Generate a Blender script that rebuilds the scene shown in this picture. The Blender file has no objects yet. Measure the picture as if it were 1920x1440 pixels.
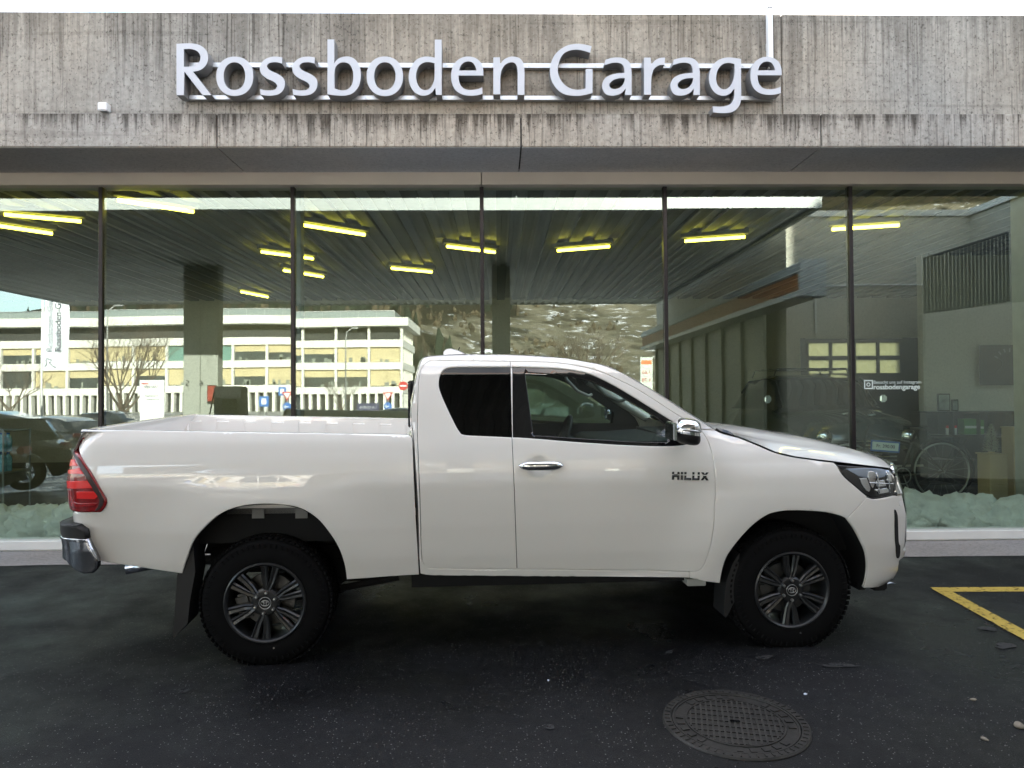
import bpy, bmesh, math, random
import numpy as np
from mathutils import Vector, Matrix, geometry, kdtree, noise
R = math.radians
random.seed(7)
SC = bpy.context.scene
COL = SC.collection

# ------------------------------------------------------------------ camera, world, sun, exposure
F = 1331.0
CAM_H = 1.57
cam_rot = Matrix.Rotation(-R(1.15), 4, 'Z') @ Matrix.Rotation(R(90.95), 4, 'X') @ Matrix.Rotation(-R(0.42), 4, 'Z')
cd = bpy.data.cameras.new('camera')
cd.sensor_width = 36; cd.lens = F*36/1920; cd.clip_end = 4000; cd.clip_start = 0.05
cam = bpy.data.objects.new('camera', cd); COL.objects.link(cam)
cam.matrix_world = Matrix.Translation((0, 0, CAM_H)) @ cam_rot
SC.camera = cam
SUN_EL, SUN_AZ = 20.0, 20.0
w = bpy.data.worlds.new('World'); SC.world = w; w.use_nodes = True
nt = w.node_tree; nt.nodes.clear()
sky = nt.nodes.new('ShaderNodeTexSky'); sky.sky_type = 'NISHITA'; sky.sun_disc = False
sky.sun_elevation = R(SUN_EL); sky.sun_rotation = R(SUN_AZ); sky.dust_density = 1.0
tc = nt.nodes.new('ShaderNodeTexCoord'); nz = nt.nodes.new('ShaderNodeTexNoise')
mp = nt.nodes.new('ShaderNodeMapping'); mp.inputs['Scale'].default_value = (1, 1, 3)
nz.inputs['Scale'].default_value = 3.2; nz.inputs['Detail'].default_value = 8
rp = nt.nodes.new('ShaderNodeValToRGB'); rp.color_ramp.elements[0].position = .42; rp.color_ramp.elements[1].position = .62
rp.color_ramp.elements[0].color = (0, 0, 0, 1); rp.color_ramp.elements[1].color = (.75, .75, .75, 1)
mx = nt.nodes.new('ShaderNodeMixRGB'); mx.inputs[2].default_value = (8.6, 8.2, 7.7, 1)
bg = nt.nodes.new('ShaderNodeBackground'); bg.inputs[1].default_value = 0.15
wo = nt.nodes.new('ShaderNodeOutputWorld')
nt.links.new(tc.outputs['Generated'], mp.inputs[0]); nt.links.new(mp.outputs[0], nz.inputs[0])
nt.links.new(nz.outputs[0], rp.inputs[0]); nt.links.new(rp.outputs[0], mx.inputs[0])
nt.links.new(sky.outputs[0], mx.inputs[1]); nt.links.new(mx.outputs[0], bg.inputs[0]); nt.links.new(bg.outputs[0], wo.inputs[0])
sd = Vector((math.sin(R(SUN_AZ))*math.cos(R(SUN_EL)), math.cos(R(SUN_AZ))*math.cos(R(SUN_EL)), math.sin(R(SUN_EL))))
sl = bpy.data.lights.new('sun', 'SUN'); sl.energy = 5.0; sl.angle = R(.53); sl.color = (1, .93, .82)
so = bpy.data.objects.new('sun', sl); COL.objects.link(so); so.rotation_euler = sd.to_track_quat('Z', 'Y').to_euler()
so.location = (0, 0, 30)
SC.view_settings.view_transform = 'Standard'; SC.view_settings.look = 'None'
SC.view_settings.exposure = 2.25; SC.view_settings.gamma = 1
SC.cycles.max_bounces = 10; SC.cycles.transparent_max_bounces = 16; SC.cycles.glossy_bounces = 5
SC.cycles.diffuse_bounces = 5; SC.cycles.caustics_reflective = False; SC.cycles.caustics_refractive = False
SC.cycles.sample_clamp_indirect = 6; SC.cycles.use_denoising = True

# ------------------------------------------------------------------ picture measurements -> real points
CR = cam_rot.to_3x3(); C0 = Vector((0, 0, CAM_H))
def ray(px, py): return CR @ Vector(((px-960)/F, -(py-720)/F, -1.0))
def at(px, py, Y):
    d = ray(px, py); return C0 + d*(Y/d.y)
D = 7.1                                   # glass line of the garage
LEDGE = 6.3                               # front of the concrete ledge
SLOPE = math.tan(R(1.7))
def gz(y):
    if y > D: y = D
    if y < -14: y = -14
    return SLOPE*(y-4.14)
def seen_in_glass(px, py, dist):          # a point that the glass mirrors at picture position px, py, dist metres from the camera along the mirrored axis
    p = at(px, py, dist); return Vector((p.x, 2*D-dist, p.z))
def ground_at(px, py):
    d = ray(px, py); t = (-CAM_H-SLOPE*4.14)/(d.z-SLOPE*d.y); return C0+d*t

# ------------------------------------------------------------------ object helpers
def props(o, label=None, cat=None, group=None, kind=None):
    if label: o['label'] = label
    if cat: o['category'] = cat
    if group: o['group'] = group
    if kind: o['kind'] = kind
    return o
def thing(name, label, cat, loc=(0, 0, 0), rz=0, group=None, kind=None):
    o = bpy.data.objects.new(name, None); COL.objects.link(o); o.location = loc; o.rotation_euler = (0, 0, rz)
    o.empty_display_size = .2
    return props(o, label, cat, group, kind)
def mobj(name, verts, faces, mat, parent=None, smooth=False, normals=None, mats=None, fm=None):
    me = bpy.data.meshes.new(name); me.from_pydata([tuple(v) for v in verts], [], faces); me.update()
    if mats:
        for m in mats: me.materials.append(m)
        if fm: me.polygons.foreach_set('material_index', fm)
    elif mat: me.materials.append(mat)
    if smooth: me.polygons.foreach_set('use_smooth', [True]*len(me.polygons))
    if normals is not None: me.normals_split_custom_set_from_vertices(normals)
    o = bpy.data.objects.new(name, me); COL.objects.link(o); o.parent = parent
    return o
class MB:
    def __init__(s): s.v = []; s.f = []; s.m = []; s.mi = 0
    def add(s, vs, fs):
        b = len(s.v); s.v += [tuple(v) for v in vs]; s.f += [tuple(i+b for i in f) for f in fs]; s.m += [s.mi]*len(fs); return s
    def box(s, x0, x1, y0, y1, z0, z1, M=None):
        vs = [Vector(p) for p in ((x0, y0, z0), (x1, y0, z0), (x1, y1, z0), (x0, y1, z0), (x0, y0, z1), (x1, y0, z1), (x1, y1, z1), (x0, y1, z1))]
        if M: vs = [M @ v for v in vs]
        return s.add(vs, [(0, 3, 2, 1), (4, 5, 6, 7), (0, 1, 5, 4), (1, 2, 6, 5), (2, 3, 7, 6), (3, 0, 4, 7)])
    def bbox(s, x0, x1, y0, y1, z0, z1, b=.01, seg=2, M=None):
        bm = bmesh.new(); bmesh.ops.create_cube(bm, size=1)
        for v in bm.verts: v.co = Vector(((x0+x1)/2+v.co.x*(x1-x0), (y0+y1)/2+v.co.y*(y1-y0), (z0+z1)/2+v.co.z*(z1-z0)))
        bmesh.ops.bevel(bm, geom=bm.edges[:], offset=b, segments=seg, affect='EDGES')
        bm.verts.index_update()
        vs = [(M @ v.co) if M else v.co.copy() for v in bm.verts]; fs = [tuple(v.index for v in f.verts) for f in bm.faces]
        bm.free(); return s.add(vs, fs)
    def tube(s, pts, r, n=8, cap=True, closed=False):
        pts = [Vector(p) for p in pts]; k = len(pts); rr = r if isinstance(r, (list, tuple)) else [r]*k
        vs = []; up = None
        for i, p in enumerate(pts):
            if closed: t = pts[(i+1) % k]-pts[i-1]
            else: t = pts[min(i+1, k-1)]-pts[max(i-1, 0)]
            t.normalize()
            if up is None:
                up = Vector((0, 0, 1)) if abs(t.z) < .9 else Vector((1, 0, 0))
            a = t.cross(up)
            if a.length < 1e-4: a = t.cross(Vector((1, 0.3, 0)))
            a.normalize(); b = t.cross(a); up = -b if False else a.cross(t)
            for j in range(n):
                q = 2*math.pi*j/n; vs.append(p+(a*math.cos(q)+b*math.sin(q))*rr[i])
        fs = []
        for i in range(k if closed else k-1):
            i2 = (i+1) % k
            for j in range(n): fs.append((i*n+j, i*n+(j+1) % n, i2*n+(j+1) % n, i2*n+j))
        if cap and not closed:
            fs.append(tuple(range(n-1, -1, -1))); fs.append(tuple((k-1)*n+j for j in range(n)))
        return s.add(vs, fs)
    def cyl(s, a, b, r, n=16, r2=None): return s.tube([a, b], [r, r if r2 is None else r2], n)
    def lathe(s, prof, n=32, M=None, axis='Y', close=False):   # prof: (radius, along)
        vs = []
        for (r_, a_) in prof:
            for j in range(n):
                q = 2*math.pi*j/n
                v = Vector((r_*math.cos(q), a_, r_*math.sin(q))) if axis == 'Y' else Vector((r_*math.cos(q), r_*math.sin(q), a_))
                vs.append(M @ v if M else v)
        fs = []; k = len(prof)
        for i in range(k if close else k-1):
            i2 = (i+1) % k
            for j in range(n):
                f = (i*n+j, i2*n+j, i2*n+(j+1) % n, i*n+(j+1) % n)
                fs.append(f if axis == 'Y' else f[::-1])
        return s.add(vs, fs)
    def prism(s, poly, d0, d1, fn, holes=()):    # poly in 2D; fn(a, b, d) -> 3D
        loops = [poly]+list(holes); pts = []; ed = []
        for lp in loops:
            b = len(pts); pts += [Vector(p) for p in lp]; ed += [(b+i, b+(i+1) % len(lp)) for i in range(len(lp))]
        vo, eo, fo, _, _, _ = geometry.delaunay_2d_cdt(pts, ed, [], 0, 1e-7)
        keep = []
        for f in fo:
            c = sum((vo[i] for i in f), Vector((0, 0)))/len(f)
            if inside(c, poly) and not any(inside(c, h) for h in holes): keep.append(tuple(f))
        n = len(vo)
        vs = [fn(v.x, v.y, d0) for v in vo]+[fn(v.x, v.y, d1) for v in vo]
        fs = [f for f in keep]+[tuple(i+n for i in reversed(f)) for f in keep]
        cnt = {}
        for f in keep:
            for i in range(3):
                a, b = f[i], f[(i+1) % 3]; cnt[(a, b)] = 1
        for (a, b) in cnt:
            if (b, a) not in cnt: fs.append((b, a, a+n, b+n))
        return s.add(vs, fs)
    def build(s, name, mat, parent=None, smooth=False, auto=None):
        mats = mat if isinstance(mat, list) else None
        o = mobj(name, s.v, s.f, None if mats else mat, parent, smooth, None, mats, s.m if mats else None)
        bm = bmesh.new(); bm.from_mesh(o.data); bmesh.ops.recalc_face_normals(bm, faces=bm.faces)
        if auto:
            for e in bm.edges: e.smooth = not (len(e.link_faces) == 2 and e.calc_face_angle(0) > R(auto))
            for f in bm.faces: f.smooth = True
        bm.to_mesh(o.data); bm.free(); return o
def inside(p, poly):
    c = False; n = len(poly); x, y = p[0], p[1]
    for i in range(n):
        x1, y1 = poly[i][0], poly[i][1]; x2, y2 = poly[i-1][0], poly[i-1][1]
        if (y1 > y) != (y2 > y) and x < (x2-x1)*(y-y1)/(y2-y1)+x1: c = not c
    return c
def catmull(pts, closed=True, n=6):
    """pts: (x, y) smooth or (x, y, 1) corner; straight between two corners"""
    out = []; k = len(pts)
    P = [Vector(p[:2]) for p in pts]; Cn = [len(p) > 2 for p in pts]
    for i in range(k if closed else k-1):
        j = (i+1) % k
        if Cn[i] and Cn[j]: out.append(P[i].copy()); continue
        p0 = P[i]*2-P[j] if Cn[i] or (not closed and i == 0) else P[i-1]
        p3 = P[j]*2-P[i] if Cn[j] or (not closed and j == k-1) else P[(j+1) % k]
        if Cn[i]: p0 = P[i]+(P[i]-P[j])*.5
        if Cn[j]: p3 = P[j]+(P[j]-P[i])*.5
        for q in range(n):
            t = q/n
            out.append(.5*((2*P[i])+(P[j]-p0)*t+(2*p0-5*P[i]+4*P[j]-p3)*t*t+(3*P[i]-p0-3*P[j]+p3)*t**3))
    if not closed: out.append(P[-1].copy())
    return out
def interp(x, tab):
    return float(np.interp(x, [t[0] for t in tab], [t[1] for t in tab]))
def sstep(a, b, x):
    t = max(0, min(1, (x-a)/(b-a))); return t*t*(3-2*t)
def text_mesh(body, size, depth=.002, align='CENTER', spacing=1.0, bold=0):
    c = bpy.data.curves.new('text', 'FONT'); c.body = body; c.size = size; c.extrude = depth; c.align_x = align; c.align_y = 'CENTER'
    c.space_character = spacing; c.offset = bold
    o = bpy.data.objects.new('text', c); COL.objects.link(o)
    dg = bpy.context.evaluated_depsgraph_get(); dg.update()
    me = bpy.data.meshes.new_from_object(o.evaluated_get(dg)); bpy.data.objects.remove(o); return me
def text_obj(name, body, size, M, mat, parent=None, depth=.002, align='CENTER', spacing=1.0, bold=0, mirror=False):
    me = text_mesh(body, size, depth, align, spacing, bold); me.name = name; me.materials.clear(); me.materials.append(mat)
    if mirror:
        me.transform(Matrix.Scale(-1, 4, (1, 0, 0))); me.flip_normals()
    me.transform(M)
    o = bpy.data.objects.new(name, me); COL.objects.link(o); o.parent = parent; return o
FACE_CAM = Matrix.Rotation(R(90), 4, 'X')            # text standing up, read from -y
FACE_BACK = Matrix.Rotation(R(180), 4, 'Z') @ FACE_CAM  # read from +y

# ------------------------------------------------------------------ materials
MATS = {}
def pmat(name, col, rough=.5, metal=0, coat=0, spec=.5, bump=None, var=None, emit=None, ior=None, sheen=0):
    m = bpy.data.materials.new(name); m.use_nodes = True; t = m.node_tree; b = t.nodes['Principled BSDF']
    b.inputs['Base Color'].default_value = (*col, 1); b.inputs['Roughness'].default_value = rough
    b.inputs['Metallic'].default_value = metal; b.inputs['Coat Weight'].default_value = coat; b.inputs['Coat Roughness'].default_value = .03
    b.inputs['Specular IOR Level'].default_value = spec
    if sheen: b.inputs['Sheen Weight'].default_value = sheen
    if emit: b.inputs['Emission Color'].default_value = (*emit[0], 1); b.inputs['Emission Strength'].default_value = emit[1]
    tcn = t.nodes.new('ShaderNodeTexCoord')
    if var is None: var = (6, .08)
    n = t.nodes.new('ShaderNodeTexNoise'); n.inputs['Scale'].default_value = var[0]; n.inputs['Detail'].default_value = 5
    t.links.new(tcn.outputs['Object'], n.inputs['Vector'])
    mr = t.nodes.new('ShaderNodeMapRange'); mr.inputs['To Min'].default_value = 1-var[1]; mr.inputs['To Max'].default_value = 1+var[1]
    mr.inputs['From Min'].default_value = .3; mr.inputs['From Max'].default_value = .7
    t.links.new(n.outputs[0], mr.inputs[0])
    vm = t.nodes.new('ShaderNodeVectorMath'); vm.operation = 'SCALE'; vm.inputs[0].default_value = col
    t.links.new(mr.outputs[0], vm.inputs['Scale']); t.links.new(vm.outputs[0], b.inputs['Base Color'])
    if bump:
        bn = t.nodes.new('ShaderNodeTexNoise'); bn.inputs['Scale'].default_value = bump[0]; bn.inputs['Detail'].default_value = 4
        t.links.new(tcn.outputs['Object'], bn.inputs['Vector'])
        bb = t.nodes.new('ShaderNodeBump'); bb.inputs['Strength'].default_value = bump[1]; bb.inputs['Distance'].default_value = bump[2] if len(bump) > 2 else .005
        t.links.new(bn.outputs[0], bb.inputs['Height']); t.links.new(bb.outputs[0], b.inputs['Normal'])
    MATS[name] = m; return m
def glassmat(name, tint, refl, rough=0.0, fres=.5, wavy=0, gcol=(1, 1, 1)):
    m = bpy.data.materials.new(name); m.use_nodes = True; t = m.node_tree; t.nodes.clear()
    tr = t.nodes.new('ShaderNodeBsdfTransparent'); tr.inputs[0].default_value = (*tint, 1)
    gl = t.nodes.new('ShaderNodeBsdfGlossy'); gl.inputs['Roughness'].default_value = rough; gl.inputs[0].default_value = (*gcol, 1)
    fr = t.nodes.new('ShaderNodeFresnel'); fr.inputs[0].default_value = 1.5
    ma = t.nodes.new('ShaderNodeMath'); ma.operation = 'MULTIPLY_ADD'; ma.inputs[1].default_value = fres; ma.inputs[2].default_value = refl; ma.use_clamp = True
    mi = t.nodes.new('ShaderNodeMixShader'); o = t.nodes.new('ShaderNodeOutputMaterial')
    t.links.new(fr.outputs[0], ma.inputs[0]); t.links.new(ma.outputs[0], mi.inputs[0]); t.links.new(tr.outputs[0], mi.inputs[1])
    t.links.new(gl.outputs[0], mi.inputs[2]); t.links.new(mi.outputs[0], o.inputs[0])
    if wavy:
        tcn = t.nodes.new('ShaderNodeTexCoord'); n = t.nodes.new('ShaderNodeTexNoise'); n.inputs['Scale'].default_value = .55; n.inputs['Detail'].default_value = 1
        t.links.new(tcn.outputs['Object'], n.inputs['Vector'])
        bb = t.nodes.new('ShaderNodeBump'); bb.inputs['Strength'].default_value = 1; bb.inputs['Distance'].default_value = wavy
        t.links.new(n.outputs[0], bb.inputs['Height']); t.links.new(bb.outputs[0], gl.inputs['Normal'])
    MATS[name] = m; return m
def N(t, typ, **kw):
    n = t.nodes.new(typ)
    for k, v in kw.items():
        if k.startswith('i_'): n.inputs[k[2:].replace('_', ' ')].default_value = v
        else: setattr(n, k, v)
    return n
def concrete(name, base, dark, streak=1.0, top=None, bot=None, warm=(1, 1, 1), flat=False):
    """board marked cast concrete: vertical board lines, pores, rain stains running down from the top edge"""
    m = bpy.data.materials.new(name); m.use_nodes = True; t = m.node_tree; L = t.links.new; b = t.nodes['Principled BSDF']
    b.inputs['Roughness'].default_value = .85; b.inputs['Specular IOR Level'].default_value = .25
    tcn = t.nodes.new('ShaderNodeTexCoord')
    def nz_(sx, sy, sz, scale, det, rough=.6):
        mp_ = N(t, 'ShaderNodeMapping'); mp_.inputs['Scale'].default_value = (sx, sy, sz); L(tcn.outputs['Object'], mp_.inputs[0])
        q = N(t, 'ShaderNodeTexNoise'); q.inputs['Scale'].default_value = scale; q.inputs['Detail'].default_value = det; q.inputs['Roughness'].default_value = rough
        L(mp_.outputs[0], q.inputs['Vector']); return q.outputs[0]
    def ramp(src, p0, p1, c0, c1):
        r_ = N(t, 'ShaderNodeMapRange'); r_.inputs['From Min'].default_value = p0; r_.inputs['From Max'].default_value = p1
        r_.inputs['To Min'].default_value = c0; r_.inputs['To Max'].default_value = c1; L(src, r_.inputs[0]); return r_.outputs[0]
    def mul(a, b_, op='MULTIPLY'):
        q = N(t, 'ShaderNodeMath'); q.operation = op
        for i, s in enumerate((a, b_)):
            if isinstance(s, (int, float)): q.inputs[i].default_value = s
            else: L(s, q.inputs[i])
        return q.outputs[0]
    cloud = ramp(nz_(1, 1, 1, 1.1, 5), .3, .7, .86, 1.1)
    fine = ramp(nz_(1, 1, 1, 26, 6), .3, .7, .82, 1.14)
    pore = ramp(nz_(1, 1, .8, 48, 3, .75), .34, .43, .5, 1)
    out = mul(mul(cloud, fine), pore)
    if not flat:
        board = ramp(nz_(9, 9, .22, 1.6, 6, .75), .34, .66, .70, 1.18)
        line = ramp(nz_(16, 16, .35, 2.2, 3, .6), .40, .435, .55, 1.0)
        msk = ramp(nz_(.5, .5, .35, 1.2, 4), .36, .62, .35, 1.0)
        bl = mul(mul(board, line), -1.0, 'ADD'); out = mul(out, mul(mul(bl, msk), 1.0, 'ADD'))
        hline = ramp(nz_(.25, .25, 9, 1.1, 3, .6), .385, .41, .86, 1.0); out = mul(out, hline)
        if top is not None:
            sx_ = N(t, 'ShaderNodeSeparateXYZ'); L(tcn.outputs['Object'], sx_.inputs[0])
            z = sx_.outputs[2]
            g = ramp(z, bot, top, 0.0, 1.0)
            st = nz_(4.5, 4.5, .18, 2.4, 7, .72)
            big = nz_(.8, .8, .1, 1.3, 3)
            thr = mul(mul(ramp(g, 0, 1, -.16, .16), ramp(big, .3, .7, -.10, .12), 'ADD'), st, 'ADD')
            stain = ramp(thr, .52, .68, 1.0, 1-.55*streak)
            out = mul(out, stain)
    cr = N(t, 'ShaderNodeMixRGB'); cr.inputs[1].default_value = (*dark, 1); cr.inputs[2].default_value = (*base, 1)
    L(ramp(out, .2, 1.08, 0, 1), cr.inputs[0])
    ln = nz_(.35, .35, .35, 1.0, 2)
    hue = N(t, 'ShaderNodeMixRGB'); hue.blend_type = 'MULTIPLY'; hue.inputs[0].default_value = 1
    hm = N(t, 'ShaderNodeMixRGB'); hm.inputs[1].default_value = (.97, 1.0, 1.05, 1); hm.inputs[2].default_value = (1.06, 1.0, .93, 1); L(ramp(ln, .35, .65, 0, 1), hm.inputs[0])
    L(cr.outputs[0], hue.inputs[1]); L(hm.outputs[0], hue.inputs[2]); L(hue.outputs[0], b.inputs['Base Color'])
    bb = N(t, 'ShaderNodeBump'); bb.inputs['Strength'].default_value = .6; bb.inputs['Distance'].default_value = .006
    L(out, bb.inputs['Height']); L(bb.outputs[0], b.inputs['Normal'])
    MATS[name] = m; return m

M_conc_up = concrete("board concrete wall", (.395, .366, .315), (.062, .054, .044), .6, 5.05, 4.1)
M_conc_ledge = concrete('board concrete ledge', (.43, .397, .345), (.05, .042, .033), 1.25, 4.13, 3.80)
M_conc_soft = concrete('smooth concrete soffit', (.60, .59, .58), (.28, .275, .27), flat=True)
M_conc_in = concrete('smooth concrete wall', (.56, .54, .47), (.34, .33, .29), flat=True)
M_joint = pmat('dark joint', (.03, .03, .032), .9)
M_beige = pmat('painted head frame', (.66, .59, .51), .45, var=(2, .05))
M_sill = pmat('pale aluminium sill', (.70, .70, .68), .4, .1, var=(3, .06))
M_mull = pmat('dark bronze mullion', (.025, .021, .022), .35, .5)
M_white = pmat('white enamel', (.80, .80, .80), .4, var=(3, .03))
M_letter = pmat('white letter face', (.50, .51, .54), .45, var=(4, .03))
M_rail = pmat('brushed aluminium', (.55, .56, .57), .35, .7, var=(20, .06))
M_paint = pmat('white car paint', (.82, .80, .775), .32, 0, 1.0, .5, var=(900, .015))
M_paint.node_tree.nodes['Principled BSDF'].inputs['Coat Roughness'].default_value = .012; M_paint.node_tree.nodes['Principled BSDF'].inputs['Coat IOR'].default_value = 1.7
M_dark = pmat('matte black plastic', (.010, .010, .011), .55, bump=(300, .15, .001))
M_black = pmat('gloss black trim', (.006, .006, .007), .12, 0, .6)
M_well = pmat('black underbody', (.006, .006, .007), .9)
M_rubber = pmat('tyre rubber', (.0045, .0045, .005), .85, spec=.12, bump=(60, .2, .002))
M_rim = pmat('graphite alloy', (.018, .019, .021), .38, .3, .25)
M_steel = pmat('brake steel', (.11, .11, .11), .45, .8)
M_chrome = pmat('chrome', (.72, .73, .75), .06, 1)
M_dchrome = pmat('dark chrome', (.40, .41, .44), .13, 1)
M_lug = pmat('steel lug nut', (.45, .45, .45), .3, .9)
M_redd = pmat('dark red lens', (.24, .005, .007), .2, 0, .6)
M_redb = pmat('bright red lens', (.85, .012, .012), .3, 0, .35)
M_redk = pmat('smoked red lens', (.02, .002, .003), .5, 0, .2)
M_hl = pmat('headlamp reflector', (.75, .77, .80), .12, .9, 1)
M_hld = pmat('headlamp housing', (.02, .021, .024), .15, .3, 1)
M_tint = glassmat('tinted glass', (.012, .013, .014), .018, 0, .4)
M_cglass = glassmat('car glass', (.70, .80, .76), .05, 0, .9)
M_shop = glassmat('shop glass', (.84, .97, .90), .175, 0, .6, .0022, (.88, 1, .93))
M_cabin = pmat('dark cabin plastic', (.025, .027, .028), .7, bump=(200, .2, .001))
M_cloth = pmat('grey seat cloth', (.06, .06, .062), .95, sheen=.3, bump=(400, .3, .001))
M_pillar_in = pmat('grey headliner', (.30, .30, .29), .9)

# ================================================================== THE PICKUP
WB = 3.17; WC = .90                     # wheelbase, half width
P0 = ground_at(497, 1250)
truck = thing('pickup_truck', 'white extended-cab pickup truck with graphite wheels parked side-on in front of the showroom', 'pickup truck')
TM = Matrix.Translation(P0) @ Matrix.Rotation(R(2.75), 4, 'Z') @ Matrix.Rotation(R(1.7), 4, 'X')
truck.matrix_world = TM
TI = TM.inverted(); CL = TI @ C0; TR = TI.to_3x3()
CRI = CR.transposed()
def tproj(p):
    q = CRI @ ((TM @ Vector(p))-C0); return 960+F*q.x/-q.z, 720-F*q.y/-q.z
def T(px, py, y=0.0):
    d = TR @ ray(px, py); t = (y-CL.y)/d.y; p = CL+d*t; return Vector((p.x, y, p.z))
def arctab(pts, u0):
    c = catmull([(a, b) for a, b in pts], False, 12); u = [u0]
    for i in range(1, len(c)): u.append(u[-1]+(c[i]-c[i-1]).length)
    return np.array(u), np.array([p.x for p in c]), np.array([p.y for p in c])
PF = arctab([(3.4, 0), (3.62, .006), (3.80, .028), (3.94, .085), (4.03, .17), (4.09, .29), (4.13, .47), (4.155, .68), (4.165, .9)], 3.4)
PR = arctab([(.8, 0), (.98, .006), (1.07, .03), (1.125, .08), (1.15, .16), (1.165, .35), (1.17, .9)], .8)
U_F, U_R = float(PF[0][-1]), -float(PR[0][-1])
def make_surface(PF=PF, PR=PR, off=0.0):
    def S(u, z):
        if u > 3.4:
            x = float(np.interp(u, PF[0], PF[1])); y = float(np.interp(u, PF[0], PF[2]))
            x += interp(z, [(.2, -.22), (.3, -.15), (.37, -.05), (.47, -.01), (.6, .012), (.8, .0), (.93, -.03), (1.05, -.075), (1.12, -.13), (1.2, -.2)])*sstep(3.5, 4.02, x)
        elif u < -.8:
            x = -float(np.interp(-u, PR[0], PR[1])); y = float(np.interp(-u, PR[0], PR[2]))
            x += interp(z, [(.4, .06), (.7, .03), (.9, .01), (1.1, 0), (1.25, .02), (1.33, .05), (1.4, .09)])*sstep(-.85, -1.12, x)
        else: x = u; y = 0.0
        ins = interp(z, [(.3, .085), (.4, .07), (.5, .055), (.62, .034), (.8, .014), (.95, .004), (1.05, 0), (1.12, .004), (1.2, .018), (1.28, .04), (1.34, .060), (1.42, .085), (1.5, .108), (1.6, .140), (1.7, .176), (1.76, .208), (1.80, .255), (1.83, .32)])
        if u < .86: ins += .02*sstep(1.30, 1.42, z)
        if u > 2.55: ins += sstep(2.55, 2.9, u)*interp(z, [(1.08, 0), (1.2, .02), (1.3, .05), (1.36, .09)])
        if z < 1.15:
            for xc, amp in ((0, .024), (WB, .038)):
                r = math.hypot((u-xc)*.92, z-.40)
                ins -= amp*(1-sstep(.44, .84, r))*sstep(-.2, .25, z-.4+.2)
        dx, dz = u-1.615, z-1.15
        ins += .018*math.exp(-((dx/.066)**2+((dz+.006)/.05)**2)**1.5)
        return Vector((x, y+ins-off, z))
    return S
S = make_surface()
PRB = arctab([(.72, -.0), (.90, -.03), (1.03, -.033), (1.125, .0), (1.18, .08), (1.205, .2), (1.222, .9)], .72)
def S_bump(u, z):
    x = -float(np.interp(-u, PRB[0], PRB[1])); y = float(np.interp(-u, PRB[0], PRB[2]))
    x += interp(z, [(.3, .05), (.4, .035), (.5, .02), (.6, .008), (.72, .012), (.78, .0), (.9, .0)])*sstep(-.9, -1.2, x)
    return Vector((x, y+interp(z, [(.4, .05), (.55, .015), (.7, .0), (.78, .004), (.86, .0)]), z))
def sn(S_, u, z, e=.004):
    a = S_(u+e, z)-S_(u-e, z); b = S_(u, z+e)-S_(u, z-e); n = a.cross(b); n.normalize(); return n
def uv(px, py, S_=None):
    S_ = S_ or S
    def zfor(u):
        z = 1.0
        for _ in range(6):
            p = S_(u, z); d = TR @ ray(px, py); z = (CL+d*((p.y-CL.y)/d.y)).z
        return z
    def err(u, z): return tproj(S_(u, z))[0]-px
    x = T(px, py, .03).x
    if x > 3.25: rng = np.arange(3.2, U_F, .01)
    elif x < -.65: rng = np.arange(-.55, U_R, -.01)
    else: rng = np.arange(x-.25, x+.3, .01)
    prev = None
    for u in rng:
        u = float(u); z = zfor(u); e = err(u, z)
        if prev is not None and (e == 0 or (e > 0) != (prev[1] > 0)):
            t = prev[1]/(prev[1]-e); uu = prev[0]+t*(u-prev[0]); return (uu, zfor(uu))
        if prev is not None and abs(e) > abs(prev[1])+1e-6 and (x > 3.25 or x < -.65): return (prev[0], prev[2])
        prev = (u, e, z)
    return (prev[0], prev[2])
def PX(pts, S_=None):
    return [(*uv(p[0], p[1], S_), *p[2:]) for p in pts]
def densify(poly, res):
    out = []; n = len(poly)
    for i in range(n):
        a = Vector(poly[i][:2]); b = Vector(poly[(i+1) % n][:2]); k = max(1, int(math.ceil((b-a).length/res)))
        for j in range(k): out.append(a.lerp(b, j/k))
    return out
def area(poly): return .5*sum(poly[i-1][0]*poly[i][1]-poly[i][0]*poly[i-1][1] for i in range(len(poly)))
def offset(poly, d):      # d > 0 shrinks a ccw loop
    n = len(poly); out = []
    for i in range(n):
        a = (poly[i]-poly[i-1]); b = (poly[(i+1) % n]-poly[i])
        if a.length < 1e-9: a = b
        if b.length < 1e-9: b = a
        a.normalize(); b.normalize(); na = Vector((-a.y, a.x)); nb = Vector((-b.y, b.x)); m = na+nb
        if m.length < .3: m = na
        m.normalize(); k = d/max(.5, m.dot(na)); out.append(poly[i]+m*k)
    return out
def clean(poly, eps=.0015):
    out = []
    for p in poly:
        p = Vector(p[:2])
        if not out or (p-out[-1]).length > eps: out.append(p)
    while len(out) > 2 and (out[0]-out[-1]).length < eps: out.pop()
    return out
def smooth_loop(pts): return clean(catmull(pts, True, 6))
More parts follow.
